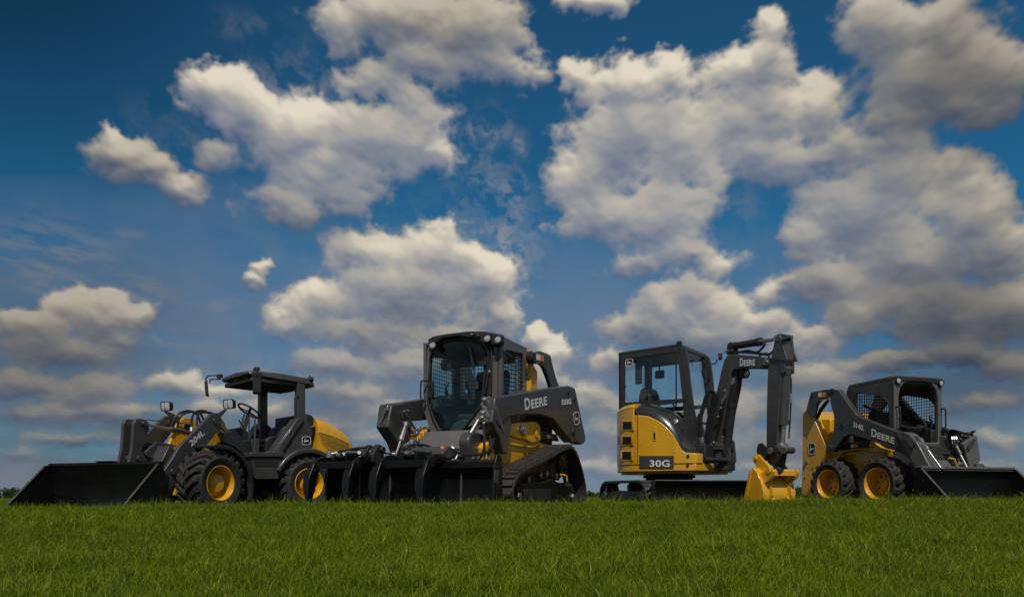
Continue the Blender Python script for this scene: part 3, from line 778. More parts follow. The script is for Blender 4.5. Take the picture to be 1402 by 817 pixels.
    # inner front towers of the arms and coupler
    for s in (1, -1):
        q = rnd_poly([(.42, .92), (.60, .97), (.78, .95), (.86, .86), (.82, .72), (.78, .62), (.62, .60), (.60, .72), (.45, .80)] if s == 1 else [(.30, .74), (.45, .80), (.70, .78), (.76, .62), (.45, .60)], .07)
        b = B(); b.side(fr, q, s * .44, s * .57); b.make('coupler_tower', 'char', t, 0.02)
        q = rnd_poly([(.10, .98), (.20, 1.02), (.26, .70), (.18, .68)], .02)
        b = B(); b.side(fr, q, s * .46, s * .52); b.make('step_bracket', 'yellow', t, 0.008)
        ax = fr.L
        cylinder_ram(t, fr.w(.46, s * .49, 1.12), fr.w(.86, s * .40, .64), .029, .45, 'steel', name='tilt_cylinder', axis=ax)
    b = B(); b.side(fr, rnd_poly([(-.01, .55), (-.01, 1.06), (.10, 1.04), (.42, .72), (.42, .55)], .03), -.45, .45); b.make('front_panel', 'grey', t, 0.015)
    b = B(); b.side(fr, rnd_poly([(.78, .14), (.72, .60), (.88, .66), (1.02, .56), (1.02, .14)], .03), -.50, .50); b.box(fr, .55, .83, -.12, .30, .60, .70)
    b.make('attachment_coupler', 'char', t, 0.012)
    # ---- cab
    outer = fr.Fr([(583, 520), (585, 481), (587, 470), (591, 464), (605, 459.5), (640, 457), (670, 458), (686, 461), (686.5, 545), (672, 566), (650, 592), (636, 603), (600, 604), (589, 590), (578.5, 556)], 0.0)
    hole = fr.Fr([(589, 487), (592, 479), (598, 472), (610, 466), (626, 463.5), (645, 464.5), (657, 469), (664, 476), (667, 491), (665.5, 515), (663, 540), (660, 556), (644, 577), (632, 592.5), (603, 594), (593, 575), (585.5, 552), (587, 515)], 0.0)
    b = B(); b.front(fr, outer, -.07, 0.0, [hole]); cab = b.make('cab_front', 'grey', t, 0.008)
    seal = hole; si = inset(hole, .028)
    b = B(); b.front(fr, seal, -.02, .022, [si]); door = b.make('cab_door', 'plastic', t, 0.006)
    b = B(); b.front(fr, si, -.004, .004); b.make('door_glass', 'glass_dark', door)
    # wiper, handle, latch
    b = B(); p0, p1 = fr.wf(653, 527, .03), fr.wf(643, 475, .03); b.tube([p0, p0.lerp(p1, .5) + fr.F * .02, p1], .008, 6); b.bar(p0 - V((0, 0, .05)), p0 + V((0, 0, .04)), .05, .04)
    b.bar(p0.lerp(p1, .42) + fr.L * .01 + fr.F * .01, p1 + V((0, 0, .0)) + fr.F * .005, .012, .012)
    b.make('wiper', 'plastic', door)
    b = B(); b.front(fr, rnd_poly(fr.Fr([(587, 523), (593.5, 522), (594, 540), (592, 545), (587, 543)], .04), .02), .02, .06, [rnd_poly(fr.Fr([(589, 528), (591.5, 527.5), (591.5, 538), (589.2, 538)], .04), .008)]); b.make('door_handle', 'plastic', door, 0.005)
    b = B(); b.tube([fr.wf(585, 521, .03), fr.wf(579, 521, .09), fr.wf(576.5, 524, .10), fr.wf(576, 544, .10), fr.wf(578, 548, .09), fr.wf(583, 549, .03)], .011, 8); b.make('grab_handle', 'plastic', t)
    b = B(); b.tube([fr.wf(666, 515, .02), fr.wf(667, 513, .06), fr.wf(668, 513, .07), fr.wf(664, 538, .07), fr.wf(664, 541, .04), fr.wf(666, 541, .0)], .011, 8); b.make('grab_handle', 'plastic', t)
    b = B(); b.bar(fr.wf(655, 497.5, .035), fr.wf(666, 497.5, .035), .03, .05); b.make('door_hinge', 'plastic', door, 0.006)
    # black door gasket bar + vertical tube with fittings on near pillar
    b = B(); b.front(fr, fr.Fr([(668.5, 470), (675, 470), (674, 545), (666, 545)], 0.0), .0, .03); b.make('pillar_trim', 'plastic', t, 0.006)
    hose(t, [fr.wf(645, 458, .10), fr.wf(655, 459, .10), fr.wf(661, 468, .05), fr.wf(668, 478, .05), fr.wf(669, 495, .05), fr.wf(670, 510, .05)], .010)
    # door arch interior sill
    sidepoly = fr.S([(688, 460), (722, 477), (722.5, 541), (676, 550)], .54)
    win = rnd_poly(fr.S([(675.5, 541), (675, 505), (686.5, 482.6), (694, 478.5), (716.5, 484), (717.5, 534)], .54), .03)
    wz = [p[1] for p in sidepoly]
    side_out = [(0.0, sidepoly[0][1]), (sidepoly[1][0], sidepoly[1][1]), (sidepoly[2][0], sidepoly[2][1]), (0.0, 1.32)]
    win = [(min(-.06, max(sidepoly[1][0] + .05, f)), z) for f, z in win]
    for s in (1, -1):
        b = B(); b.side(fr, side_out, s * .50, s * .54, [win]); sd = b.make('cab_side', 'grey', t, 0.005)
        wire_guard(t, lambda u, v_: fr.w(u, s * .525, v_), win, .047, .052, .0048).parent = sd
        b = B(); b.side(fr, inset(win, .0), s * .503, s * .506); b.make('side_window', 'glass', sd)
    # roof
    zr = sidepoly[0][1]; r0 = sidepoly[1][0]
    def ring(f, z, w_, th): return [fr.w(f, w_, z - th), fr.w(f, w_, z), fr.w(f, w_ * .93, z + .018), fr.w(f, w_ * .5, z + .035), fr.w(f, 0, z + .04), fr.w(f, -w_ * .5, z + .035), fr.w(f, -w_ * .93, z + .018), fr.w(f, -w_, z), fr.w(f, -w_, z - th)]
    b = B(); b.loft([ring(-.01, zr - .01, .542, .02), ring(r0, sidepoly[1][1] + .005, .542, .02)])
    b.make('cab_roof', 'grey', t, 0.008)
    b = B(); b.front(fr, fr.Fr([(586, 465), (593, 460.5), (612, 457), (640, 453.5), (662, 453.5), (687, 457.5), (688, 470), (682, 473), (662, 470), (652, 462.5), (626, 460), (606, 463), (597, 469), (588, 474), (587, 468)], .07), .0, .08); b.make('roof_visor', 'plastic', t, 0.01)
    for (x, y) in ((592, 472.3), (667, 462.8), (681.5, 464.5)):
        lamp(t, fr.wf(x, y, .12), fr.F + fr.L * .15, .042, .05)
    # cab rear wall with window
    rw = [(-.5, 1.3), (.5, 1.3), (.5, sidepoly[1][1] - .02), (-.5, sidepoly[1][1] - .02)]; rh = [(-.45, 1.46), (.45, 1.46), (.45, sidepoly[1][1] - .10), (-.45, sidepoly[1][1] - .10)]
    b = B(); b.front(fr, rw, r0, r0 + .04, [rh]); rw_ = b.make('cab_rear', 'grey', t, 0.005)
    wire_guard(t, lambda u, v_: fr.w(r0 + .02, u, v_), rh, .05, .052, .0045).parent = rw_
    b = B(); b.box(fr, r0, -.01, -.5, .5, .92, 1.0); b.box(fr, r0, r0 + .05, -.5, .5, 1.0, 1.3); b.make('cab_floor', 'plastic', t)
    b = B(); b.box(fr, r0 + .02, -.05, -.49, .49, zr - .07, zr - .03); b.make('headliner', 'head', t)
    b = B(); b.side(fr, rnd_poly([(-.15, .93), (-.12, 1.30), (r0, 1.34), (r0, .93)], .02), .50, .535); b.side(fr, rnd_poly([(-.15, .93), (-.12, 1.30), (r0, 1.34), (r0, .93)], .02), -.535, -.5); b.make('cab_lower_side', 'plastic', t)
    # seat and levers
    b = B(); b.side(fr, rnd_poly([(-.35, 1.20), (-.34, 1.30), (-.80, 1.34), (-.82, 1.2)], .04), -.25, .25); st = b.make('seat', 'cloth', t, 0.03)
    b = B(); b.side(fr, rnd_poly([(-.74, 1.3), (-.84, 1.90), (-.94, 1.95), (-.98, 1.85), (-.92, 1.25)], .04), -.23, .23); b.make('seat_back', 'cloth', st, 0.04)
    b = B(); b.side(fr, rnd_poly([(-.84, 1.90), (-.82, 2.06), (-.92, 2.08), (-.94, 1.9)], .03), -.12, .12); b.make('head_rest', 'grey', st, 0.02)
    for s in (1, -1):
        b = B(); b.side(fr, rnd_poly([(-.25, 1.45), (-.25, 1.53), (-.75, 1.55), (-.75, 1.45)], .03), s * .30, s * .38); b.make('arm_rest', 'cloth', st, 0.015)
        b = B(); b.tube([fr.w(-.28, s * .34, 1.5), fr.w(-.22, s * .34, 1.62), fr.w(-.25, s * .33, 1.70)], .02, 8); b.cyl(fr.w(-.28, s * .34, 1.48), fr.w(-.28, s * .34, 1.53), .04); b.make('joystick', 'plastic', st)
    # seat belt stalks (orange) seen through the side guard
    for f, m_ in ((-.64, 'orange'), (-.80, 'red')):
        b = B(); b.bar(fr.w(f, .33, 1.40), fr.w(f - .02, .33, 1.60), .03, .02); b.make('seat_belt', m_, st)
    b = B(); b.box(fr, -.62, -.56, -.47, .47, 1.95, 2.1); b.make('headliner_console', 'plastic', t, .02)
    b = B(); b.front(fr, rnd_poly([(-.20, 1.06), (.22, 1.06), (.12, 1.16), (.0, 1.20), (-.12, 1.16)], .03), -.14, -.05); b.make('foot_plate', 'dsteel', t, 0.01)
    # ---- yellow towers behind the cab and the rear links
    q = fr.S([(720.5, 476), (731, 480.5), (731, 500), (736, 508), (736, 533), (720, 536)], .60)
    q = [(min(f, r0 + .02), z) for f, z in q]
    lk = fr.S([(726, 484), (735, 480.5), (745, 484), (750, 487), (753, 500), (757, 515), (762, 529), (760, 540), (752, 540), (751, 528), (745, 511), (741, 502), (737, 498), (730, 498)], .62)
    for s in (1, -1):
        b = B(); b.side(fr, q, s * .50, s * .60); tw = b.make('arm_tower', 'yellow', t, 0.012)
        b = B(); b.side(fr, rnd_poly(lk, .02, 3), s * .605, s * .66); k_ = b.make('rear_link', 'char', t, 0.01)
        f_, z_ = fr.side(729, 489, .66)
        b = B(); b.lathe(fr.w(f_, s * .60, z_), fr.L * s, [(0, 0), (.085, 0), (.085, .05), (.06, .07), (.06, .085), (0, .085)], 26); b.make('link_pivot', 'plastic', k_)
        if s == 1:
            for (a0, a1, m_) in ((734.5, 739, 'white'), (739.6, 744.2, 'orange')):
                b = B(); b.side(fr, rnd_poly(fr.S([(a0, 484.3 + (a0 - 734) * .25), (a1, 485.4 + (a0 - 734) * .25), (a1, 493.5 + (a0 - 734) * .25), (a0, 492.3 + (a0 - 734) * .25)], .66), .008), .660, .665); b.make('warning_decal', m_, k_)
    b = B(); b.box(fr, r0 - .30, r0 - .10, -.42, .42, 1.36, 1.46); b.make('rear_crossmember', 'yellow', t, 0.01)
    # ---- hydraulic fittings and hoses on near arm nose
    b = B()
    for (x, y, r) in ((664, 549, .03), (670, 548, .028), (667, 556, .032), (672, 561, .03), (662, 567, .03), (667, 571, .03), (661, 574, .026), (668, 586, .02)):
        p = fr.ws(x, y, .66); b.cyl(p - fr.F * .03 - V((0, 0, .03)), p + fr.F * .03 + V((0, 0, .03)), r, n=6)
    b.bar(fr.ws(667, 551, .63), fr.ws(664, 572, .63), .05, .05)
    b.make('hydraulic_manifold', 'steel', t, 0.004)
    hose(t, [fr.ws(670, 560, .70), fr.ws(673, 580, .72), fr.ws(676, 600, .72), fr.ws(668, 618, .74), fr.ws(650, 622, .70), fr.ws(632, 621, .60), fr.ws(618, 612, .50)], .016)
    hose(t, [fr.ws(668, 575, .66), fr.ws(670, 592, .68), fr.ws(672, 612, .72), fr.ws(666, 629, .70)], .014)
    hose(t, [fr.ws(662, 575, .66), fr.ws(663, 596, .70), fr.ws(662, 618, .70), fr.ws(655, 630, .60)], .013)
    b = B()
    for (x, y) in ((634, 629), (640, 632), (645, 628), (632, 624), (644, 636)):
        p = fr.ws(x, y, .55); b.cyl(p - fr.L * .04, p + fr.L * .05, .028, n=8)
    b.make('coupler_fitting', 'dsteel', t, 0.003)
    b = B()
    for (x, y) in ((560, 618), (566, 612), (570, 606), (557, 611), (572, 621), (563, 626), (579, 617), (569, 596), (572, 590)):
        p = fr.ws(x, y, -.35); b.cyl(p - fr.L * .04 - fr.F * .02, p + fr.L * .04 + V((0, 0, .03)), .030, n=8)
    b.make('coupler_fitting', 'steel', t, 0.003)
    hose(t, [fr.ws(551, 620, -.35), fr.ws(556, 612, -.30), fr.ws(570, 608, -.25), fr.ws(588, 611, -.2), fr.ws(600, 620, -.1)], .014)
    hose(t, [fr.ws(553, 563, -.60), fr.ws(551, 570, -.56), fr.ws(560, 585, -.5), fr.ws(569, 597, -.42)], .016)
    hose(t, [fr.ws(558, 562, -.60), fr.ws(557, 568, -.56), fr.ws(565, 582, -.5), fr.ws(573, 594, -.42)], .016)
    # lamp and cover plate
    b = B(); b.side(fr, rnd_poly([(.55, .78), (.90, .80), (1.05, .72), (1.02, .66), (.55, .68)], .03), -.10, .36); b.make('hose_cover', 'char', t, 0.015)
    b = B(); b.sphere(fr.w(.95, .30, .77), .025, 8); b.make('side_marker', 'orange', t)
    # ---- grapple bucket (shallow: its own depth scale along the machine)
    class Shallow(Frame):
        def w(s_, f, l, z): return Frame.w(s_, 1.55 - (1.55 - f) * .72, l * .97, z)
    fr = Shallow(-.634, 8.124, -.415, -.91, 0.0)
    z_b = .60
    pr = [(1.50, .03), (.98, .03), (.90, .08), (.86, .20), (.86, .56), (.90, z_b)]
    pi_ = [(.92, z_b - .01), (.885, .55), (.885, .20), (.92, .10), (.99, .055), (1.48, .055)]
    b = B(); b.side(fr, pr + pi_, -1.07, 1.07); gb = b.make('bucket', 'black', t, ang=50)
    b = B(); b.cyl(fr.w(.92, -1.07, z_b), fr.w(.92, 1.07, z_b), .035, n=14); b.box(fr, .93, 1.0, -1.07, 1.07, z_b - .05, z_b + .02); b.make('top_tube', 'black', gb, 0.004)
    for s in (1, -1):
        b = B(); b.side(fr, [(1.50, .02), (.97, .02), (.88, .08), (.84, .20), (.84, .60), (.90, .68), (1.02, .68), (1.08, .58), (1.14, .22), (1.50, .12)], s * 1.07, s * 1.10); b.make('side_plate', 'black', gb, 0.006)
        b = B(); b.side(fr, [(.98, .52), (1.10, .52), (1.13, .40), (1.0, .38)], s * 1.100, s * 1.106); b.make('wear_plate', 'dsteel', gb, 0.002)
    b = B(); b.box(fr, 1.46, 1.56, -1.10, 1.10, .02, .06); b.make('cutting_edge', 'black', gb, 0.004)
    for l in (-.72, -.30, .62):
        b = B(); b.side(fr, [(.885, .10), (.885, .52), (.925, .50), (.935, .16), (1.0, .06)], l, l + .02); b.make('inner_rib', 'dsteel', gb, 0.002)
    # grapple jaws
    tine = rnd_poly([(.93, .64), (1.05, .69), (1.28, .69), (1.46, .62), (1.58, .46), (1.62, .22), (1.61, .06), (1.55, .06), (1.53, .22), (1.48, .42), (1.38, .56), (1.25, .63), (1.08, .63), (.97, .60)], .04)
    gus = [(1.38, .57), (1.46, .50), (1.50, .36), (1.545, .08), (1.51, .08), (1.40, .30), (1.28, .56)]
    for (l0, l1) in ((-1.05, -.50), (-.14, .44)):
        b = B(); b.box(fr, 1.34, 1.42, l0 - .05, l1 + .06, .555, .63); b.box(fr, 1.0, 1.40, l0 + .02, l1, .60, .615); b.cyl(fr.w(1.02, l0 - .03, .66), fr.w(1.02, l1 + .03, .66), .03, n=14)
        jw = b.make('grapple_jaw', 'black', t, 0.003)
        for l in (l0, l1):
            b = B(); b.side(fr, tine, l - .022, l + .022); b.make('tine', 'black', jw, 0.006)
            b = B(); b.ext([fr.w(f, l - .10 * (z > .3) - .03, z) for f, z in gus], [fr.w(f, l - .02, z) for f, z in gus]); b.make('tine_gusset', 'black', jw, 0.003)
        m = (l0 + l1) / 2
        b = B(); b.box(fr, .94, 1.3, m - .10, m - .07, .62, .72); b.box(fr, .94, 1.3, m + .07, m + .10, .62, .72); b.make('jaw_lug', 'black', jw, 0.004)
        cylinder_ram(t, fr.w(.90, m + .05, .70), fr.w(1.24, m - .05, .70), .035, .6, 'plastic', name='grapple_cylinder', axis=fr.L)
    # far grapple cylinder stack
    b = B(); b.side(fr, rnd_poly([(.80, .60), (.78, .80), (.92, .83), (1.06, .72), (1.06, .62)], .02), -.62, -.56); b.side(fr, rnd_poly([(.80, .60), (.78, .80), (.92, .83), (1.06, .72), (1.06, .62)], .02), -.50, -.44)
    b.cyl(fr.w(.86, -.66, .77), fr.w(.86, -.40, .77), .035); b.make('cylinder_mount', 'plastic', t, 0.006)
    cylinder_ram(t, fr.w(.88, -.53, .74), fr.w(1.20, -.98, .72), .036, .6, 'plastic', name='grapple_cylinder', axis=V((0, 0, 1)))
    b = B(); b.bar(fr.w(.92, -.60, .80), fr.w(1.12, -.90, .745), .08, .02); b.make('cylinder_guard', 'black', t, 0.004)
    b = B()
    for (l, z) in ((-.98, .70), (-.93, .72), (-.88, .69), (-.82, .71), (-.60, .72)): b.cyl(fr.w(1.12, l, z), fr.w(1.18, l + .03, z + .01), .02, n=8)
    b.make('grapple_fitting', 'steel', t)
    b = B(); b.cyl(fr.w(1.16, -.90, .675), fr.w(1.19, -.87, .675), .018, n=8); b.make('grease_cap', 'yellow', t)
    hose(t, [fr.w(1.1, -.95, .71), fr.w(1.0, -.8, .78), fr.w(.9, -.6, .80), fr.w(.8, -.45, .74), fr.w(.75, -.3, .72)], .011)
    return t
track_loader()
# ================================================================== 3. mini excavator
EF = Frame(2.465, 10.32, .78, -.63, 0.0)       # upper structure
UF = Frame(2.465, 10.32, .20, -.98, 0.0)       # undercarriage and blade
def excavator():
    fr = UF
    t = thing('mini_excavator', 'mini excavator with glazed cab, raised dark boom, dozer blade and yellow digging bucket, marked 30G', 'excavator', EF)
    # ---- undercarriage
    path = rnd_poly([(-1.02, .0), (-1.10, .14), (-1.05, .36), (-.86, .45), (.66, .45), (.86, .36), (.92, .16), (.84, .0)], .12, 5)
    for s in (1, -1):
        a, c = (.50, .775) if s == 1 else (-.775, -.50)
        track_belt(t, fr, path, a, c, .028, .13, lug=.010, stag=False, m='plastic')
        b = B(); b.side(fr, rnd_poly([(-.80, .12), (-.80, .24), (-.55, .30), (.60, .30), (.80, .24), (.80, .12)], .03), s * .56, s * .73)
        b.side(fr, rnd_poly([(-.55, .14), (-.55, .22), (.5, .22), (.5, .14)], .02), s * .72, s * .77)
        und = b.make('track_frame', 'black', t, 0.01)
        for (f, r) in ((-.86, .19), (.72, .17)):
            b = B(); b.lathe(fr.w(f, s * .56, .22), fr.L * s, [(0, 0), (r, 0), (r, .10), (r * .75, .12), (r * .7, .17), (r * .3, .19), (0, .19)], 26); i_ = b.make('idler_wheel' if f > 0 else 'drive_sprocket', 'black', und, 0.004)
            b = B(); b.lathe(fr.w(f, s * .75, .22), fr.L * s, [(0, 0), (r * .42, 0), (r * .42, .016), (0, .016)], 18); b.make('hub_cap', 'dsteel', i_)
        for k in range(4):
            b = B(); b.lathe(fr.w(-.5 + k * .33, s * .60, .09), fr.L * s, [(0, 0), (.06, 0), (.06, .13), (0, .13)], 16); b.make('track_roller', 'dsteel', und)
        b = B(); b.cyl(fr.w(.05, s * .58, .35), fr.w(.05, s * .70, .35), .05, n=14); b.make('top_roller', 'dsteel', und)
    b = B(); b.plan(fr, rnd_poly([(-.45, -.55), (.45, -.55), (.45, .55), (-.45, .55)], .2), .18, .46); b.cyl(fr.w(0, 0, .44), fr.w(0, 0, .60), .36, n=40); b.cyl(fr.w(0, 0, .50), fr.w(0, 0, .54), .40, n=40)
    b.make('swing_base', 'plastic', t, 0.01)
    # ---- blade
    bl = [(f - .26, z) for f, z in [(1.36, .04), (1.31, .12), (1.29, .24), (1.31, .36), (1.37, .445), (1.40, .44), (1.335, .355), (1.315, .24), (1.335, .13), (1.39, .04)]]
    b = B(); b.side(fr, bl, -.73, .70); bd = b.make('blade', 'black', t, ang=50)
    b = B(); b.cyl(fr.w(1.125, -.73, .447), fr.w(1.125, .70, .447), .012, n=8); b.make('blade_top_edge', 'dsteel', bd)
    b = B(); b.box(fr, 1.125, 1.142, -.73, .70, .03, .125); b.make('cutting_edge', 'dsteel', bd, 0.003)
    for s in (1, -1):
        b = B(); b.side(fr, [(1.02, .05), (1.01, .44), (1.14, .45), (1.14, .04)], s * .715 - .015, s * .728 - .015); b.make('blade_side', 'black', bd, 0.002)
        b = B(); b.ext([fr.w(1.04, s * .46, .12), fr.w(1.04, s * .36, .12), fr.w(1.04, s * .36, .26), fr.w(1.04, s * .46, .26)], [fr.w(.35, s * .40, .22), fr.w(.35, s * .30, .22), fr.w(.35, s * .30, .34), fr.w(.35, s * .40, .34)]); b.make('blade_arm', 'plastic', bd, 0.006)
    b = B()
    for (f, z) in ((.90, .32), (.95, .26), (.93, .24), (.98, .36)): b.cyl(fr.w(f, -.74, z), fr.w(f + .05, -.66, z + .03), .03, n=8)
    b.make('blade_fitting', 'dsteel', t)
    # ---- upper structure: plan outline of the body
    fr = EF
    R = .80
    def plan_pt(a): return (R * math.cos(a), R * math.sin(a))
    # yellow shell: right side (lat<0) sweeps from the tail forward
    base = [plan_pt(a) for a in np.linspace(math.radians(90), math.radians(262), 40)] + [(0.15, -.785), (.45, -.76), (.74, -.70), (.78, -.55), (.80, -.2), (.80, .2), (.78, .62), (.45, .76), (.1, .80)]
    b = B(); b.plan(fr, base, .585, .70); b.plan(fr, [(f * .93, l * .93) for f, l in base], .555, .585); bs = b.make('house_base', 'yellow', t, 0.012)
    # intersect the line of sight of a seam in the photo with the plan curve -> height of the yellow edge along the curve
    def on_curve(px, py, grow=0.0):
        best = None; r = (px - CX) / FO; P = [(f * (1 + grow), l * (1 + grow)) for f, l in base]
        for i in range(len(P)):
            a, c = V(fr.w(P[i][0], P[i][1], 0)), V(fr.w(P[(i + 1) % len(P)][0], P[(i + 1) % len(P)][1], 0))
            ga, gc = a.x - r * a.y, c.x - r * c.y
            if ga * gc <= 0 and ga != gc:
                k = ga / (ga - gc); p = a.lerp(c, k)
                if best is None or p.y < best[0].y: best = (p, i + k)
        p, s_ = best
        return V((p.x, p.y, EYE - (py - HY) / FO * p.y)), s_
    def curve_at(s_, z, grow=0.0, inw=0.0):
        i = int(s_) % len(base); k = s_ - int(s_); a, c = base[i], base[(i + 1) % len(base)]
        f, l = a[0] + (c[0] - a[0]) * k, a[1] + (c[1] - a[1]) * k
        return fr.w(f * (1 + grow), l * (1 + grow), z)
    topseam = [(848, 563), (852, 560.5), (860, 558), (868, 557), (874, 568), (887, 569.4), (898, 574), (906, 579), (914, 586), (921.4, 594.3), (926, 602), (930, 609.7), (934, 616), (938, 619), (948, 620), (962, 621)]
    ks = [on_curve(x, y) for x, y in topseam]
    def shell(z_lo, pairs, name, m, grow, th=.03, parent=t, bev=.01, lo=None):
        b = B(); rings = []
        for i, (p, s_) in enumerate(pairs):
            zl = z_lo if lo is None else lo[i]
            rings.append([curve_at(s_, zl, grow), curve_at(s_, p.z, grow), curve_at(s_, p.z, grow - th / R), curve_at(s_, zl, grow - th / R)])
        b.loft(rings); return b.make(name, m, parent, bev)
    def dense(pairs, n=4):
        out = []
        for (p, a), (q, c) in zip(pairs, pairs[1:]):
            for k in range(n):
                u = k / n; out.append((p.lerp(q, u), a + (c - a) * u))
        out.append(pairs[-1]); return out
    left = dense(ks[:4]); right = dense(ks[4:])
    tail0 = [(V((0, 0, ks[0][0].z)), s_) for s_ in np.linspace(1.0, ks[0][1], 14)]
    rear = shell(.69, tail0 + left[1:], 'rear_cover', 'yellow', .012)
    side = shell(.69, [(ks[4][0] + V((0, 0, 0)), ks[3][1] + .10)] + right[0:], 'engine_door', 'yellow', .014)
    # dome joining the side shell up to the cab (yellow top of the tail strip)
    b = B(); r1, r2, r3 = [], [], []
    for (p, s_) in tail0 + left[1:]:
        r1.append(curve_at(s_, p.z, .012)); r2.append(curve_at(s_, p.z + .045, -.03)); r3.append(curve_at(s_, p.z + .05, -.45))
    b.loft([[x, y, z, x - V((0, 0, .03))] for x, y, z in zip(r1, r2, r3)]); b.make('rear_cover_top', 'yellow', rear, 0.006)
    # dark hood bulge: from the yellow seam up and inward to the cab wall
    hoodtop = [(868, 556), (880, 555.5), (893.6, 555.5), (905, 557), (915, 560), (925.4, 565), (932, 571), (938, 578), (943, 586), (947, 596), (950, 606), (953, 617)]
    hs = []
    nn = len(hoodtop)
    seam2 = dense([ks[4]] + ks[4:], 3)
    ss = np.linspace(0, len(seam2) - 1, nn)
    rings = []
    for k, (hx, hy) in enumerate(hoodtop):
        j = ss[k]; j0 = int(j); j1 = min(j0 + 1, len(seam2) - 1); a = seam2[j0]; c = seam2[j1]; u = j - j0
        s_ = a[1] + (c[1] - a[1]) * u; zz = a[0].z + (c[0].z - a[0].z) * u
        lo_ = curve_at(s_, zz - .02, -.01)
        tf, tz = fr.side(hx, hy, -.34)
        up = fr.w(tf, -.34, tz)
        mid = lo_.lerp(up, .5) + (V((0, 0, 1)) * .08 - fr.L * .10)
        mid1 = lo_.lerp(up, .22) + (V((0, 0, 1)) * .045 - fr.L * .08)
        mid2 = lo_.lerp(up, .78) + (V((0, 0, 1)) * .065 - fr.L * .06)
        rings.append([lo_, mid1, mid, mid2, up, up + fr.L * .08 - V((0, 0, .02)), lo_ + fr.L * .10])
    b = B(); b.loft(rings[:9]); hd = b.make('engine_hood', 'plastic_gloss', t, ang=60)
    b = B(); b.loft(rings[8:]); b.make('lower_hood', 'plastic', t, 0.006)
    p_ = rings[6][2]; b = B(); b.lathe(p_ - V((0, 0, 0)) + fr.L * .02 + V((0, 0, .0)), -fr.L + V((0, 0, .5)), [(0, 0), (.045, 0), (.045, .02), (.03, .026), (0, .026)], 20); b.make('hood_latch', 'steel', hd)
    # inner filler so that the body is solid
    b = B(); b.plan(fr, [(f * .90, l * .90) for f, l in base if f < .5], .6, 1.18); b.box(fr, -.3, .5, -.62, -.2, .6, 1.1); b.make('engine_compartment', 'plastic', t)
    # vents
    for (y0, y1, x0, x1) in ((577, 587.5, 853, 866), (597.7, 608.2, 852.6, 865.3), (618, 628.8, 852.3, 865)):
        pts = [on_curve(x, y, .014) for x, y in ((x0, y1), (x1, y1), (x1, y0), (x0, y0))]
        P = [p[0] for p in pts]
        S4 = [p[1] for p in pts]
        def patch(m0, m1, g0, g1):
            mid_s = (S4[0] + S4[1]) / 2; mz = (P[0].z + P[2].z) / 2
            out = []
            for (sx, zz) in rnd_poly([(S4[0], P[0].z * 1.0), (S4[1], P[1].z), (S4[2], P[2].z), (S4[3], P[3].z)], .0001, 1):
                out.append((mid_s + (sx - mid_s) * m0, mz + (zz - mz) * m0))
            return out
        q = patch(1.25, 0, 0, 0); q1 = patch(1.0, 0, 0, 0)
        b = B(); b.ext([curve_at(s_, z, .005) for s_, z in q], [curve_at(s_, z, .034) for s_, z in q], [([curve_at(s_, z, .005) for s_, z in q1], [curve_at(s_, z, .034) for s_, z in q1])]); vf = b.make('vent_frame', 'yellow', rear, 0.003)
        b = B(); b.ext([curve_at(s_, z, .010) for s_, z in q1], [curve_at(s_, z, .026) for s_, z in q1]); b.make('vent_opening', 'black', vf)
        b = B()
        for k in range(1, 5):
            z = q1[0][1] + (max(p[1] for p in q1) - min(p[1] for p in q1)) * k / 5
            b.tube([curve_at(min(S4), z, .027), curve_at(max(S4), z, .027)], .003, 4, sm=False)
        b.make('vent_louvres', 'plastic', vf)
    # vertical seam
    b = B(); p0, s0 = on_curve(873, 560, .016); b.tube([curve_at(s0, .72, .016), curve_at(s0, 1.42, .016)], .005, 4, sm=False); b.make('panel_seam', 'plastic', rear)
    b = B(); p0, s0 = on_curve(847.5, 600, .016); b.bar(curve_at(s0, 1.02, .018), curve_at(s0, 1.14, .018), .012, .02); b.make('cover_hinge', 'plastic', rear)
    # number plate panel and lettering
    def plate(x0, y0, x1, y1, g0, g1, n=12):
        c = [on_curve(x0 + (x1 - x0) * k / n, y1, g1) for k in range(n + 1)]; d = [on_curve(x0 + (x1 - x0) * k / n, y0, g1) for k in range(n + 1)]
        return [[curve_at(a[1], a[0].z, g0), curve_at(a[1], a[0].z, g1), curve_at(e[1], e[0].z, g1), curve_at(e[1], e[0].z, g0)] for a, e in zip(c, d)]
    b = B(); b.loft(plate(875, 623.5, 922.5, 640, .010, .020)); pl = b.make('model_plate', 'char', side)
    vs, fs, _ = text2d('30G', .02)
    b = B(); bv = []
    for x, y in vs:
        p, s_ = on_curve(889.5 + 27.5 * x, 638.6 - 9.2 * y, .0235); bv.append(b.bm.verts.new(p))
    for f_ in fs: b.bm.faces.new([bv[i] for i in f_])
    b.make('model_lettering', 'white', pl)
    # door handle recess
    b = B(); b.loft(plate(893.5, 583, 898.5, 603, .012, .024, 4)); hn = b.make('door_handle', 'yellow', side, 0.008)
    b = B(); b.loft(plate(894.7, 592, 897.3, 601, .014, .0255, 2)); b.make('handle_slot', 'plastic', hn)
    b = B()
    for (x, y) in ((942, 624), (942, 635)):
        p, s_ = on_curve(x, y, .016); b.lathe(p, -fr.L, [(0, 0), (.022, 0), (.022, .012), (0, .014)], 12)
    b.make('panel_bolt', 'dsteel', side)
    # ---- cab
    CR = -.25; CLt = .70
    co = fr.S([(847, 484), (925, 471.8), (933, 472.3), (938, 476.5), (941, 490), (944.5, 523), (951, 571), (956, 612), (950, 632), (930, 632), (900, 600), (847.5, 600)], CR)
    wi = fr.S([(854, 490), (925, 480), (930.5, 482.5), (934, 492), (937, 515), (940.5, 546.5), (854, 552.5)], CR)
    zt_r, zt_f = co[0][1], co[1][1]
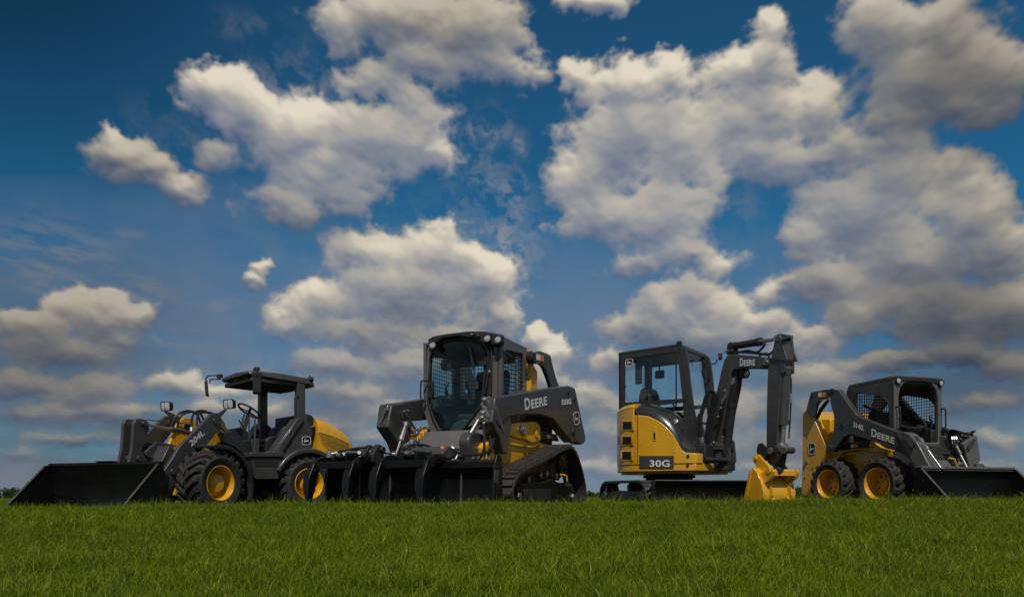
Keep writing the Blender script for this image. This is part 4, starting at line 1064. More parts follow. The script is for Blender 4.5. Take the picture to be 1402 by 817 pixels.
    lw = fr.S([(880, 556), (941, 550), (947, 588), (950, 612), (940, 612), (925, 565), (905, 557)], CR)
    for s in (0, 1):
        a, c = (CR, CR + .05) if s == 0 else (CLt - .05, CLt)
        b = B(); b.side(fr, co, a, c, [wi, lw] if s == 0 else [wi, lw]); sd = b.make('cab_side', 'cabpaint', t, 0.012)
        b = B(); b.side(fr, inset(wi, -.004), (a + c) / 2 - .003, (a + c) / 2 + .003); g = b.make('side_window', 'glass', sd)
        b = B(); f_ = fr.side(890.5, 520, CR)[0]; b.box(fr, f_ - .008, f_ + .008, (a + c) / 2 - .012, (a + c) / 2 + .012, wi[-1][1] - .01, fr.side(890.5, 485, CR)[1] + .01)
        b.make('window_divider', 'plastic', sd)
        sl_ = B(); sl_.side(fr, wi, a - .002 if s == 0 else c - .01, a + .01 if s == 0 else c + .002, [inset(wi, .018)]); sl_.make('window_seal', 'plastic', sd)
    emblem(t, fr, fr.ws(856.5, 501, CR), fr.ws(867, 500, CR), fr.ws(856.5, 491.5, CR), -fr.L, name='window_emblem')
    b = B(); pz = fr.ws(856, 529, CR); b.lathe(pz, -fr.L, [(0, 0), (.018, 0), (.018, .02), (0, .02)], 12); b.make('window_knob', 'plastic', t)
    # front corner post highlights, front frame
    f0 = co[1][0] + .03
    fp = [(CR, .62), (CR, zt_f - .05), (CR + .05, zt_f), (CLt - .05, zt_f), (CLt, zt_f - .05), (CLt, .62)]
    fh = [(CR + .055, .80), (CR + .055, zt_f - .10), (CR + .10, zt_f - .065), (CLt - .10, zt_f - .065), (CLt - .055, zt_f - .10), (CLt - .055, .80)]
    def slope(z): return f0 + .05 + max(0, (zt_f - z)) * .115
    b = B(); b.ext([fr.w(slope(z) - .07, l, z) for l, z in fp], [fr.w(slope(z), l, z) for l, z in fp], [([fr.w(slope(z) - .07, l, z) for l, z in fh], [fr.w(slope(z), l, z) for l, z in fh])])
    ff = b.make('cab_front_frame', 'cabpaint', t, 0.015)
    b = B(); b.ext([fr.w(slope(z) - .02, l, z) for l, z in fh], [fr.w(slope(z) - .014, l, z) for l, z in fh]); b.make('windscreen', 'glass', ff)
    b = B(); z_ = 1.36; b.bar(fr.w(slope(z_) - .01, CR + .05, z_), fr.w(slope(z_) - .01, CLt - .05, z_), .03, .035); b.make('windscreen_bar', 'dsteel', ff, 0.004)
    # rear wall with window
    rwp = [(CR, 1.35), (CR, zt_r), (CLt, zt_r), (CLt, 1.35)]; rwh = [(CR + .08, 1.50), (CR + .08, zt_r - .08), (CLt - .08, zt_r - .08), (CLt - .08, 1.50)]
    b = B(); b.front(fr, rwp, co[0][0], co[0][0] + .05, [rwh]); rw = b.make('cab_rear', 'cabpaint', t, 0.01); b = B(); b.front(fr, rwh, co[0][0] + .02, co[0][0] + .026); b.make('rear_window', 'glass', rw)
    b = B(); b.ext([fr.w(co[0][0] - .01, CR - .005, zt_r - .03), fr.w(co[0][0] - .01, CR - .005, zt_r + .02), fr.w(co[0][0] - .01, CLt + .005, zt_r + .02), fr.w(co[0][0] - .01, CLt + .005, zt_r - .03)],
                   [fr.w(f0 + .04, CR - .005, zt_f - .035), fr.w(f0 + .04, CR - .005, zt_f + .012), fr.w(f0 + .04, CLt + .005, zt_f + .012), fr.w(f0 + .04, CLt + .005, zt_f - .035)])
    b.make('cab_roof', 'cabpaint', t, 0.015)
    b = B(); b.box(fr, co[0][0] + .05, f0 - .02, CR + .05, CLt - .05, zt_r - .08, zt_r - .05); b.make('headliner', 'head', t)
    b = B(); c = fr.w(f0 + .03, CR + .02, zt_f + .02); b.lathe(c - fr.F * .04, fr.F, [(0, 0), (.035, 0), (.035, .06), (0, .06)], 14); b.make('roof_knob', 'plastic', t)
    # interior
    b = B(); b.side(fr, rnd_poly([(-.45, 1.28), (-.42, 1.42), (.0, 1.40), (.05, 1.30), (.0, 1.2), (-.4, 1.2)], .04), .0, .45); st = b.make('seat', 'cloth', t, 0.03)
    b = B(); b.side(fr, rnd_poly([(-.46, 1.38), (-.56, 1.80), (-.52, 1.95), (-.42, 1.98), (-.36, 1.85), (-.30, 1.42)], .05), .02, .43); b.make('seat_back', 'cloth', st, 0.04)
    b = B(); b.box(fr, -.40, .15, -.16, -.02, 1.15, 1.48); b.box(fr, -.40, .15, .47, .60, 1.15, 1.48); b.make('side_console', 'plastic', t, 0.02)
    b = B(); b.box(fr, co[0][0] + .04, f0, CR + .05, CLt - .05, 1.05, 1.15); b.make('cab_floor', 'plastic', t)
    for l in (-.09, .54):
        b = B(); b.tube([fr.w(.10, l, 1.46), fr.w(.13, l, 1.58), fr.w(.11, l, 1.66)], .016, 8); b.cyl(fr.w(.10, l, 1.46), fr.w(.10, l, 1.50), .035); b.make('joystick', 'plastic', t)
    b = B()
    for l in (.12, .26): b.tube([fr.w(.30, l, 1.12), fr.w(.33, l, 1.35), fr.w(.38, l, 1.50)], .012, 8)
    b.make('travel_lever', 'plastic', t)
    c = fr.ws(903, 512.5, .30); q = rnd_poly([(-.085, -.07), (.085, -.07), (.085, .07), (-.085, .07)], .03)
    b = B(); ux = fr.F; b.ext([c + ux * u + V((0, 0, v_)) for u, v_ in q], [c + ux * u * .9 + V((0, 0, v_ * .9)) + fr.L * .03 for u, v_ in q]); b.cyl(c + V((0, 0, .06)), c + V((0, 0, .13)), .012, n=8); b.make('interior_mirror', 'plastic', t, 0.006)
    b = B(); c = fr.ws(876, 502, -.10); b.box(fr, fr.side(876, 500, -.1)[0] - .06, fr.side(876, 500, -.1)[0] + .05, -.16, -.10, 2.0, 2.38); b.make('curtain_panel', 'cloth', t, 0.02)
    b = B(); c = fr.ws(941, 562, -.12); b.sphere(c, .055, 8); b.bar(c, c - V((0, 0, .2)), .05, .05); b.make('extinguisher', 'yellow', t)
    hose(t, [fr.ws(966, 497, .62), fr.ws(961, 508, .62), fr.ws(965, 521, .62), fr.ws(970, 520, .62), fr.ws(971, 503, .62)], .008, 'windscreen_cable', False)
    # exterior mirror and lamp at far corner
    c = fr.ws(984, 488, .74)
    b = B(); q = rnd_poly([(-.05, -.06), (.05, -.06), (.05, .06), (-.05, .06)], .02); ux = V((.5, .86, 0)); b.ext([c + ux * u + V((0, 0, v_)) for u, v_ in q], [c + ux * u * .8 + V((0, 0, v_ * .8)) - V((.86, -.5, 0)) * -.05 for u, v_ in q]); mo = b.make('mirror', 'plastic', t, 0.006)
    b = B(); q = inset(q, .012); b.ext([c + ux * u + V((0, 0, v_)) - V((.86, -.5, 0)) * -.003 for u, v_ in q], [c + ux * u + V((0, 0, v_)) for u, v_ in q]); b.make('mirror_face', 'mirror', mo)
    b = B(); b.tube([fr.ws(974, 497, .70), fr.ws(979, 498, .72), fr.ws(982, 492, .74)], .012, 8); b.make('mirror_arm', 'plastic', t)
    # ---- boom bracket
    b = B(); b.plan(fr, rnd_poly([(.70, -.22), (.98, -.16), (1.05, 0), (.98, .16), (.70, .22)], .05), .60, .74); b.plan(fr, rnd_poly([(.72, -.18), (.98, -.13), (1.02, 0), (.98, .13), (.72, .18)], .05), .90, .98); b.cyl(fr.w(.88, 0, .6), fr.w(.88, 0, 1.0), .07)
    b.make('boom_bracket', 'plastic', t, 0.01)
    b = B(); b.box(fr, .60, .78, -.45, .25, .62, .98); b.box(fr, .55, .72, -.66, -.40, .70, .92); b.make('swing_housing', 'plastic', t, 0.015)
    b = B(); b.cyl(fr.w(.78, -.50, .75), fr.w(.98, -.15, .75), .04); b.make('swing_cylinder', 'plastic', t)
    b = B()
    for l in (-.12, .08): b.side(fr, rnd_poly([(.80, .66), (.78, 1.0), (.90, 1.12), (1.0, 1.05), (1.03, .72)], .04), l, l + .04)
    b.make('boom_foot_bracket', 'char', t, 0.008)
    # ---- boom: swung to the right of the upper structure, towards the front
    fr = Frame(2.7675, 10.5506, .40, -.917, 0.0)
    bo = fr.S([(968, 632), (966, 612), (969, 580), (975, 555), (983, 528), (987, 508), (992, 491), (996, 486), (1003, 484.5), (1037.5, 487.5), (1046, 489), (1051, 494), (1051, 500), (1044, 504.5), (1017, 504), (1004, 506), (1000, 514), (996, 540), (990, 575), (985, 600), (981, 628), (976, 637)], -.09)
    b = B(); b.side(fr, rnd_poly(bo, .05), -.09, .09); bm_ = b.make('boom', 'char', t, 0.012)
    P = lambda x, y: fr.ws(x, y, -.092)
    pt_ = rnd_poly(fr.S([(1037, 488), (1047, 489.5), (1050.5, 495), (1050.5, 499), (1044, 503.5), (1036.5, 503.5)], -.095), .02); b = B(); b.side(fr, pt_, -.105, -.088); b.make('boom_end_plate', 'char', bm_, 0.004)
    b = B(); word_big_first(b, P(1013, 501), P(1034, 500.2), P(1013.2, 490.3), -fr.L); b.make('name_lettering', 'white', bm_)
    # boom cylinder in front of / below the boom (far from cab side)
    cylinder_ram(t, fr.ws(994, 622, 0.0), fr.ws(1007, 522, 0.0), .060, .70, 'plastic', name='boom_cylinder', axis=fr.L)
    b = B(); b.side(fr, rnd_poly(fr.S([(1000, 506), (1014, 504), (1011, 530), (998.5, 588), (990, 588), (996, 545)], .0), .02), -.06, .06); b.make('cylinder_guard', 'plastic', t, 0.01)
    c = fr.ws(1020, 512, .0); lamp(t, c + fr.F * .03, fr.F - V((0, 0, .15)), .05, .06)
    b = B(); b.box(fr, fr.side(1020, 512, 0)[0] - .06, fr.side(1020, 512, 0)[0] + .02, -.05, .05, fr.side(1020, 517, 0)[1], fr.side(1020, 504, 0)[1]); b.make('lamp_bracket', 'plastic', t, 0.005)
    # arm cylinder on top of the boom
    b = B(); b.side(fr, rnd_poly(fr.S([(998.5, 486), (999, 472), (1003, 468), (1007, 470), (1007, 486)], 0), .015), -.05, -.03); b.side(fr, rnd_poly(fr.S([(998.5, 486), (999, 472), (1003, 468), (1007, 470), (1007, 486)], 0), .015), .03, .05); b.make('cylinder_lug', 'char', t, 0.004)
    cylinder_ram(t, fr.ws(1003, 474, 0), fr.ws(1066, 463.5, 0), .050, .62, 'plastic', name='arm_cylinder', axis=fr.L)
    hose(t, [fr.ws(994, 481, -.05), fr.ws(1015, 482, -.05), fr.ws(1030, 483, -.05), fr.ws(1040, 484, -.05), fr.ws(1052, 485, -.05), fr.ws(1060, 480, -.05)], .016)
    hose(t, [fr.ws(1005, 484, .04), fr.ws(1022, 480, .04), fr.ws(1036, 482, .04), fr.ws(1043, 477, .04), fr.ws(1048, 470, .04)], .016)
    hose(t, [fr.ws(1040, 486, .0), fr.ws(1050, 484, .0), fr.ws(1055, 492, .0), fr.ws(1060, 490, .0)], .014)
    # hose bundle on the near side of the boom
    for k in range(4):
        o_ = k * 1.9
        hose(t, [fr.ws(957 + o_, 606, -.20), fr.ws(955 + o_, 580 - o_, -.20), fr.ws(961 + o_, 558 - o_, -.16), fr.ws(966 + o_, 541 - o_, -.15), fr.ws(970 + o_, 535, -.13), fr.ws(975 + o_, 540, -.12), fr.ws(973 + o_, 556, -.12), fr.ws(968 + o_, 580, -.14), fr.ws(966 + o_, 605, -.14), fr.ws(970 + o_, 625, -.12)], .014)
    b = B()
    for (x, y, r) in ((967, 614, .05), (972, 612, .06), (970, 620, .05), (982, 572, .022), (964, 600, .025), (986, 560, .02), (991, 536, .022), (961, 610, .03), (976, 607, .03)):
        p = fr.ws(x, y, -.13); b.cyl(p - fr.F * .02, p + fr.F * .03 + V((0, 0, .02)), r * .6, n=8)
    b.make('boom_fitting', 'steel', t, 0.003)
    for k in range(3):
        hose(t, [fr.ws(990 + k * 3, 545 - k * 5, -.095), fr.ws(984 + k * 2, 575, -.10), fr.ws(980, 600, -.10), fr.ws(974, 618, -.10)], .011)
    # ---- stick (arm)
    st_ = fr.S([(1056, 490), (1060, 470), (1063, 459), (1066, 457), (1070, 459), (1074, 475), (1076, 492), (1073, 500), (1070, 515), (1066, 560), (1064, 600), (1063, 634), (1056, 638), (1050, 632), (1049, 600), (1049.5, 560), (1050.5, 520), (1051.5, 503)], -.075)
    b = B(); b.side(fr, rnd_poly(st_, .03), -.075, .075); sk = b.make('stick', 'char', t, 0.010)
    hp = fr.S([(1056, 490), (1060, 470), (1063, 459), (1066, 456.5), (1069, 459), (1074, 480), (1079, 494), (1060, 492)], -.09)
    b = B(); b.side(fr, rnd_poly(hp, .02), -.095, -.075); b.side(fr, rnd_poly(hp, .02), .075, .095); b.make('stick_head_plate', 'char', sk, 0.005)
    # bucket cylinder on the outer face of the stick
    a0, a1 = fr.front(1075, 462, 1.82)[1], 0
    p0 = fr.w(1.80, 0, fr.side(1077, 505, 0)[1]); p1 = fr.w(1.70, 0, .92)
    cylinder_ram(t, fr.ws(1076, 506, 0), fr.ws(1071, 612, 0), .062, .70, 'char', name='bucket_cylinder', axis=fr.L)
    for s in (1, -1):
        b = B(); b.side(fr, rnd_poly(fr.S([(1069, 459), (1074, 457), (1079, 458), (1081, 480), (1081.5, 510), (1078, 512), (1074, 510), (1074, 488), (1068, 475)], 0), .02), s * .055, s * .085); b.make('cylinder_cheek', 'char', sk, 0.006)
    b = B(); b.cyl(fr.ws(1074, 461, -.11), fr.ws(1074, 461, .0) + fr.L * .11, .035, n=14); b.cyl(fr.ws(1065, 463, -.11), fr.ws(1065, 463, 0) + fr.L * .11, .035, n=14); b.cyl(fr.ws(1045, 497, -.115), fr.ws(1045, 497, 0) + fr.L * .11, .035, n=14); b.make('pivot_pin', 'dsteel', sk, 0.003)
    hose(t, [fr.ws(1083, 545, .08), fr.ws(1083, 520, .08), fr.ws(1081, 512, .05), fr.ws(1079, 505, .05)], .011)
    hose(t, [fr.ws(1080, 600, .07), fr.ws(1082, 570, .07), fr.ws(1083, 545, .08)], .011)
    # linkage
    for s in (1, -1):
        b = B(); b.side(fr, rnd_poly(fr.S([(1047, 608), (1052, 606), (1058, 612), (1075, 613), (1077, 619), (1060, 622), (1056, 630), (1049, 632), (1045, 618)], 0), .02), s * .095, s * .125); b.make('link_arm', 'plastic', t, 0.006)
    b = B(); b.cyl(fr.ws(1073, 616, -.15), fr.ws(1073, 616, 0) + fr.L * .15, .045, n=18); b.cyl(fr.ws(1054, 617, -.15), fr.ws(1054, 617, 0) + fr.L * .15, .042, n=18); b.make('link_pin', 'dsteel', t, 0.004)
    b = B(); b.bar(fr.ws(1072, 617, 0), fr.ws(1066, 648, 0), .11, .07); b.cyl(fr.ws(1064, 644, -.12), fr.ws(1064, 644, 0) + fr.L * .12, .05, n=18); b.make('bucket_link', 'plastic', t, 0.01)
    # ---- bucket, opening back towards the machine
    hb = .265
    back = rnd_poly([(1.79, .60), (1.86, .54), (1.93, .42), (1.975, .28), (1.96, .12), (1.88, .03), (1.60, .0)], .08, 5)[3:-1]
    back = [(1.78, .61)] + [p for p in back if p[0] > 1.66] + [(1.62, .0)]
    inn_ = [(f - .018, z - .004) for f, z in back][::-1]
    b = B(); b.side(fr, back + inn_, -hb, hb); bk = b.make('bucket', 'yellow', t, ang=50)
    for s in (1, -1):
        b = B(); b.side(fr, [(1.585, .0), (1.755, .59), (1.80, .605), (1.865, .545), (1.935, .42), (1.98, .28), (1.965, .12), (1.88, .03), (1.7, .0)], s * hb, s * (hb + .02)); b.make('side_plate', 'yellow', bk, 0.004)
        b = B(); b.side(fr, [(1.575, .0), (1.738, .575), (1.775, .585), (1.65, .0)], s * (hb + .02), s * (hb + .032)); b.make('side_cutter', 'yellow', bk, 0.004)
        b = B(); b.side(fr, rnd_poly([(1.80, .54), (1.66, .72), (1.68, .79), (1.76, .80), (1.96, .62), (2.04, .50), (1.95, .42)], .03), s * .13, s * .165); b.make('bucket_ear', 'yellow', bk, 0.006)
        b = B(); b.side(fr, rnd_poly([(1.86, .54), (2.05, .60), (2.10, .56), (2.06, .47), (1.94, .40)], .02), s * .20, s * .23); b.make('bucket_ear', 'yellow', bk, 0.006)
        b = B(); b.side(fr, [(1.95, .38), (2.02, .34), (2.03, .24), (1.975, .20)], s * .15, s * .17); b.make('wear_strip', 'yellow', bk, 0.003)
        b = B(); b.side(fr, [(1.965, .10), (2.01, .12), (2.01, .20), (1.975, .24)], s * .10, s * .17); b.make('wear_strip', 'yellow', bk, 0.003)
    b = B(); b.box(fr, 1.86, 2.06, -.20, .20, .50, .545); b.make('coupler_bar', 'yellow', bk, 0.006)
    for (f, z, l_) in ((1.72, .745, .19), (2.02, .56, .24)):
        b = B(); b.cyl(fr.w(f, -l_, z), fr.w(f, l_, z), .032); b.make('bucket_pin', 'yellow', bk, 0.003)
    b = B()
    for k in range(4): l = -.24 + k * .16; b.side(fr, [(1.64, .0), (1.52, -.02), (1.52, .0), (1.64, .04)], l - .03, l + .03)
    b.make('bucket_tooth', 'dsteel', bk, 0.003)
    return t
M['plastic_gloss'] = mat('gloss_black_plastic', (0.020, 0.020, 0.021), 0.28, coat=0.5, var=0.1)
M['cabpaint'] = mat('dark_cab_paint', (0.028, 0.026, 0.025), 0.38, coat=0.3, var=0.1)
excavator()
# ================================================================== 4. skid steer loader
SF = Frame(5.716, 10.66, .29, -.957, 0.0)
def skid_steer():
    fr = SF
    t = thing('skid_steer_loader', 'skid steer loader on four tyres with open wire mesh cab and black bucket, marked 314G', 'skid steer', fr)
    for f in (0.0, .95):
        for s in (1, -1):
            tyre(t, fr, f, .72 * s, .405, .40, .27, .228, s, lugs=17, deep=.62, bolts=8, lugh=.026, disc_r=.165)
    # ---- chassis (yellow body)
    q = fr.S([(1130, 612), (1142, 618), (1150, 622), (1160, 612), (1187, 612), (1210, 612), (1222, 620), (1236, 630), (1244, 645), (1250, 690), (1130, 690)], -.44)
    q = [(max(-.5, f), max(.17, z)) for f, z in q]
    for s in (1, -1):
        b = B(); b.side(fr, q, s * .30, s * .44); b.make('chassis_side', 'yellow', t, 0.012)
        b = B(); b.side(fr, rnd_poly(fr.S([(1190, 617), (1191, 605.5), (1196, 603.5), (1200, 609), (1207, 613), (1219, 616), (1218, 619), (1200, 619)], -.55), .01), s * .46, s * .56)
        b.side(fr, fr.S([(1198, 619), (1214, 619), (1211, 626), (1202, 626)], -.5), s * .44, s * .50)
        bk = b.make('cylinder_bracket', 'yellow', t, 0.008)
        b = B(); f_, z_ = fr.side(1194, 609, -.56); b.lathe(fr.w(f_, s * .56, z_), fr.L * s, [(0, 0), (.04, 0), (.04, .012), (.02, .02), (0, .02)], 18); b.make('bracket_pin', 'yellow', bk)
        b = B(); f1, z1 = fr.side(1150, 610, -.56); f2, z2 = fr.side(1191, 607, -.56); b.cyl(fr.w(f1, s * .50, z1), fr.w(f2, s * .50, z2), .045); b.box(fr, f1, f2, s * .545, s * .565, z1 - .07, z1 + .035)
        lc = b.make('lift_cylinder', 'plastic', t, 0.004)
        if s == -1:
            for (x0, x1, m_) in ((1165, 1169.5, 'white'), (1170, 1175, 'orange')):
                b = B(); b.side(fr, fr.S([(x0, 607.5), (x1, 607.3), (x1, 612.5), (x0, 612.8)], -.567), -.571, -.566); b.make('warning_decal', m_, lc)
        b = B(); b.side(fr, fr.S([(1128, 632), (1150, 622), (1158, 617), (1152, 614), (1130, 626)], -.5), s * .45, s * .50); b.side(fr, fr.S([(1158, 622), (1157, 625), (1150, 630), (1140, 632), (1142, 629), (1150, 626)], -.5), s * .45, s * .60); b.make('fender_rib', 'yellow', t, 0.004)
    b = B(); b.box(fr, -.72, 1.10, -.31, .31, .20, .80); b.make('belly', 'plastic', t, 0.02)
    # ---- rear uprights and engine hood
    q = fr.S([(1099, 565), (1103, 562), (1107, 561.7), (1111.5, 566), (1130.4, 611), (1130.4, 630), (1120, 641), (1113.5, 650), (1113, 682), (1098, 676), (1098.5, 634)], -.62)
    for s in (1, -1):
        b = B(); b.side(fr, rnd_poly(q, .02, 3), s * .48, s * .62); up = b.make('rear_upright', 'yellow', t, 0.012)
        if s == -1:
            emblem(t, fr, fr.ws(1107, 622, -.622), fr.ws(1117, 620.7, -.622), fr.ws(1106.5, 607, -.622), -fr.L, parent=up)
            f_, z_ = fr.side(1104.5, 632.5, -.62); b = B(); b.lathe(fr.w(f_, -.60, z_), -fr.L, [(0, 0), (.035, 0), (.035, .045), (.02, .055), (0, .055)], 16); b.make('side_marker', 'steel', up)
            for (x, y) in ((1101.5, 568), (1105, 597), (1113, 640), (1102, 654)):
                f_, z_ = fr.side(x, y, -.62); b = B(); b.cyl(fr.w(f_, -.60, z_), fr.w(f_, -.628, z_), .014, n=10); b.make('bolt_head', 'dsteel', up)
    q = fr.S([(1106, 562), (1117, 568), (1122, 573), (1141, 573), (1141, 591), (1130, 607), (1118, 604), (1118, 640), (1106, 680), (1100, 680)], -.40)
    b = B(); b.side(fr, q, -.46, .46); b.make('engine_hood', 'yellow', t, 0.02)
    # ---- rear links
    lk = fr.S([(1105.5, 562), (1108, 552), (1112, 536.7), (1135, 532.6), (1140, 534), (1140, 541), (1133.5, 545.5), (1124.7, 547.7), (1119.5, 554), (1116, 571), (1110, 570)], -.66)
    for s in (1, -1):
        b = B(); b.side(fr, rnd_poly(lk, .02), s * .63, s * .69); k_ = b.make('rear_link', 'char', t, 0.006)
        b = B(); b.side(fr, rnd_poly(fr.S([(1117, 572), (1122, 560), (1130, 549), (1135, 546), (1133, 551), (1124, 564), (1119, 574)], -.6), .01), s * .58, s * .61); b.make('tie_bar', 'plastic', k_, 0.003)
        if s == -1:
            for (x0, x1, m_) in ((1120.5, 1124.5, 'white'), (1125, 1130, 'orange')):
                b = B(); b.side(fr, fr.S([(x0, 537.5), (x1, 537), (x1, 542.8), (x0, 543.5)], -.69), -.6945, -.688); b.make('warning_decal', m_, k_)
            f_, z_ = fr.side(1112, 542, -.69); b = B(); b.cyl(fr.w(f_, -.68, z_), fr.w(f_, -.70, z_), .025, n=12); b.make('pin_cap', 'plastic', k_)
    # ---- lift arms
    ar = fr.S([(1141, 533), (1147, 533), (1160, 551), (1173, 569), (1200, 580), (1228, 590.5), (1238, 591), (1246, 594), (1256.4, 606.4), (1275, 640), (1265, 643), (1252, 634.5), (1240, 624), (1224.6, 616), (1195, 604), (1173, 596), (1163, 594.3), (1155.5, 598), (1142, 616), (1139, 619), (1134, 618.5), (1133, 613), (1131, 609), (1141, 592), (1142, 570.5), (1136, 548.5), (1138, 538)], -.70)
    ar = rnd_poly(ar, .035, 3)
    fw = fr.S([(1228, 592), (1238, 591), (1246, 594), (1256.4, 606.4), (1274.5, 640), (1265, 642.5), (1252, 634), (1240, 617)], -.70)
    for s in (1, -1):
        b = B(); la = .70 if s == -1 else .55; b.side(fr, ar if s == -1 else [(min(f, 1.44), z) for f, z in ar], s * (la - .10), s * la); am = b.make('lift_arm', 'char', t, 0.014)
        b = B(); b.side(fr, rnd_poly(fw if s == -1 else [(min(f, 1.46), z) for f, z in fw], .02), s * (la - .13), s * (la + .012)); ae = b.make('arm_front', 'grey', am, 0.012)
        loop = rnd_poly(fr.S([(1234.5, 594), (1239.5, 593.5), (1254, 608.5), (1249, 613.5)], -.73), .03, 5)
        if s == -1: B().tube([fr.w(f, s * (la + .035), z) for f, z in loop + loop[:1]], .009, 6, sm=False, caps=False).make('hand_loop', 'plastic', ae)
        for (x, y) in ((1152.5, 583.5),):
            f_, z_ = fr.side(x, y, -.70); b = B(); b.cyl(fr.w(f_, s * .69, z_), fr.w(f_, s * .706, z_), .045, n=20); b.make('arm_pivot', 'plastic', am, 0.003)
        f_, z_ = fr.side(1138, 612, -.70); b = B(); b.lathe(fr.w(f_, s * .69, z_), fr.L * s, [(0, 0), (.04, 0), (.04, .03), (.02, .035), (0, .035)], 16); b.make('pin', 'dsteel', am)
        f_, z_ = fr.side(1139, 536, -.70); b = B(); b.lathe(fr.w(f_, s * .69, z_), fr.L * s, [(0, 0), (.05, 0), (.05, .02), (0, .025)], 16); b.make('pin_cap', 'plastic', am)
        if s == -1:
            P = lambda x, y: fr.ws(x, y, -.702)
            b = B(); letters(b, '314G', P(1168.5, 584.5), P(1182, 589.5), P(1168.8, 577.2), -fr.L, .003, .045); b.make('model_lettering', 'white', am)
            b = B(); word_big_first(b, P(1193, 597), P(1224.5, 607.5), P(1193.6, 586.2), -fr.L, .03); b.make('name_lettering', 'white', am)
        # cylinder from arm nose to coupler
        cylinder_ram(t, fr.w(1.50, -.55, 1.02) if s == -1 else fr.wf(1308, 609, 1.5), fr.w(1.80, -.52, .60) if s == -1 else fr.wf(1326, 643, 1.68), .026, .35, 'dsteel', name='tilt_cylinder', axis=fr.L)
    # far arm end, taller flared plate with loop
    # ---- coupler
    b = B()
    for l0 in (-.50, .36): b.side(fr, rnd_poly([(1.52, .14), (1.50, .60), (1.58, .70), (1.65, .62), (1.65, .14)], .03), l0, l0 + .14)
    b.box(fr, 1.56, 1.65, -.5, .5, .40, .60); b.make('quick_coupler', 'char', t, 0.01)
    for l in (.38, .42):
        b = B(); b.tube([fr.wf(1309 + l * 8, 642, 1.6), fr.wf(1303 + l * 8, 628, 1.6), fr.wf(1296 + l * 8, 627, 1.6)], .014, 6, sm=False); b.make('coupler_lever', 'yellow', t)
    # ---- cab
    fr_top = fr.side(1222, 514.5, -.45); rr_top = fr.side(1162, 527, -.45)
    w = .45
    cs = fr.S([(1158.5, 536), (1162, 527), (1222, 514.5), (1231, 540), (1234, 600), (1224, 610), (1190, 590), (1172, 575), (1160, 556)], -w)
    fx = cs[2][0]
    cs = [(min(f, fx + .0 + .02 * (zz < 1.8)), zz) for f, zz in cs]
    wn = rnd_poly(fr.S([(1171.7, 540), (1174, 537.3), (1208, 542), (1216, 550), (1218.5, 560), (1218.5, 580), (1212, 585), (1180, 573), (1171.7, 564)], -w), .02)
    wn = [(min(f, fx - .05), z) for f, z in wn]
    for s in (1, -1):
        b = B(); b.side(fr, cs, s * (w - .04), s * w, [wn]); sd = b.make('cab_side', 'char', t, 0.008)
        g = wire_guard(t, lambda u, v_: fr.w(u, s * (w - .015), v_), wn, .045, .045, .0042); g.parent = sd
        b = B(); b.tube([fr.w(f, s * (w + .002), z) for f, z in wn + wn[:1]], .006, 5, sm=False, caps=False); b.make('window_frame', 'plastic', sd)
    # top roof sheet
    b = B()
    def rg(f, z, w_): return [fr.w(f, w_, z - .05), fr.w(f, w_, z), fr.w(f, w_ * .8, z + .02), fr.w(f, -w_ * .8, z + .02), fr.w(f, -w_, z), fr.w(f, -w_, z - .05)]
    b.loft([rg(fx + .03, fr_top[1] - .01, w + .002), rg(fx - .05, fr_top[1] + .0, w + .004), rg(rr_top[0], rr_top[1], w + .004)]); b.make('cab_roof', 'char', t, 0.01)
    b = B(); b.box(fr, rr_top[0] + .02, fx, -w + .04, w - .04, rr_top[1] - .09, rr_top[1] - .06); b.make('headliner', 'head', t)
    # front frame with arched opening
    zt = fr_top[1]
    outer = [(-w, .95), (-w, zt - .01), (-w + .03, zt + .005), (w - .03, zt + .005), (w, zt - .01), (w + .02, .95)]
    arch = [(-w + .085, 1.02), (-w + .075, zt - .32), (-w + .11, zt - .17), (-w + .20, zt - .09), (-.12, zt - .065), (.12, zt - .065), (w - .20, zt - .09), (w - .11, zt - .17), (w - .07, zt - .32), (w - .06, 1.02)]
    b = B(); b.front(fr, outer, fx - .03, fx + .035, [arch]); ff = b.make('cab_front_frame', 'grey', t, 0.012)
    b = B(); b.front(fr, [(-w, zt - .11), (-w, zt - .005), (w, zt - .005), (w, zt - .11), (w - .1, zt - .13), (w - .2, zt - .085), (-.1, zt - .055), (.1, zt - .055), (-w + .2, zt - .085), (-w + .1, zt - .13)][:4] + [(w - .2, zt - .07), (0, zt - .05), (-w + .2, zt - .07)], fx + .03, fx + .045); b.make('roof_visor', 'plastic', ff, 0.004)
    for l in (-w + .045, w - .045): lamp(t, fr.w(fx + .065, l, zt - .075), fr.F, .043, .04)
    # lower front shield and gray V plate
    b = B(); b.side(fr, rnd_poly([(.94, .40), (.90, .95), (1.02, .98), (1.22, .80), (1.40, .58), (1.40, .40)], .02), -.40, .40); b.make('front_shield', 'plastic', t, 0.01)
    for s in (1, -1):
        q = [(.98, 1.12), (1.08, 1.12), (1.20, .92), (1.46, .62), (1.46, .52), (1.0, .52)]
        b = B(); b.side(fr, q, s * .40, s * .45); b.make('step_side_plate', 'grey', t, 0.008)
    b = B(); b.ext([fr.w(1.25, -.38, .58), fr.w(1.25, .38, .58), fr.w(1.10, .38, .74), fr.w(1.10, -.38, .74)], [fr.w(1.50, -.38, .58), fr.w(1.50, .38, .58), fr.w(1.36, .38, .74), fr.w(1.36, -.38, .74)])
    sp_ = b.make('step_plate', 'grey', t, 0.008)
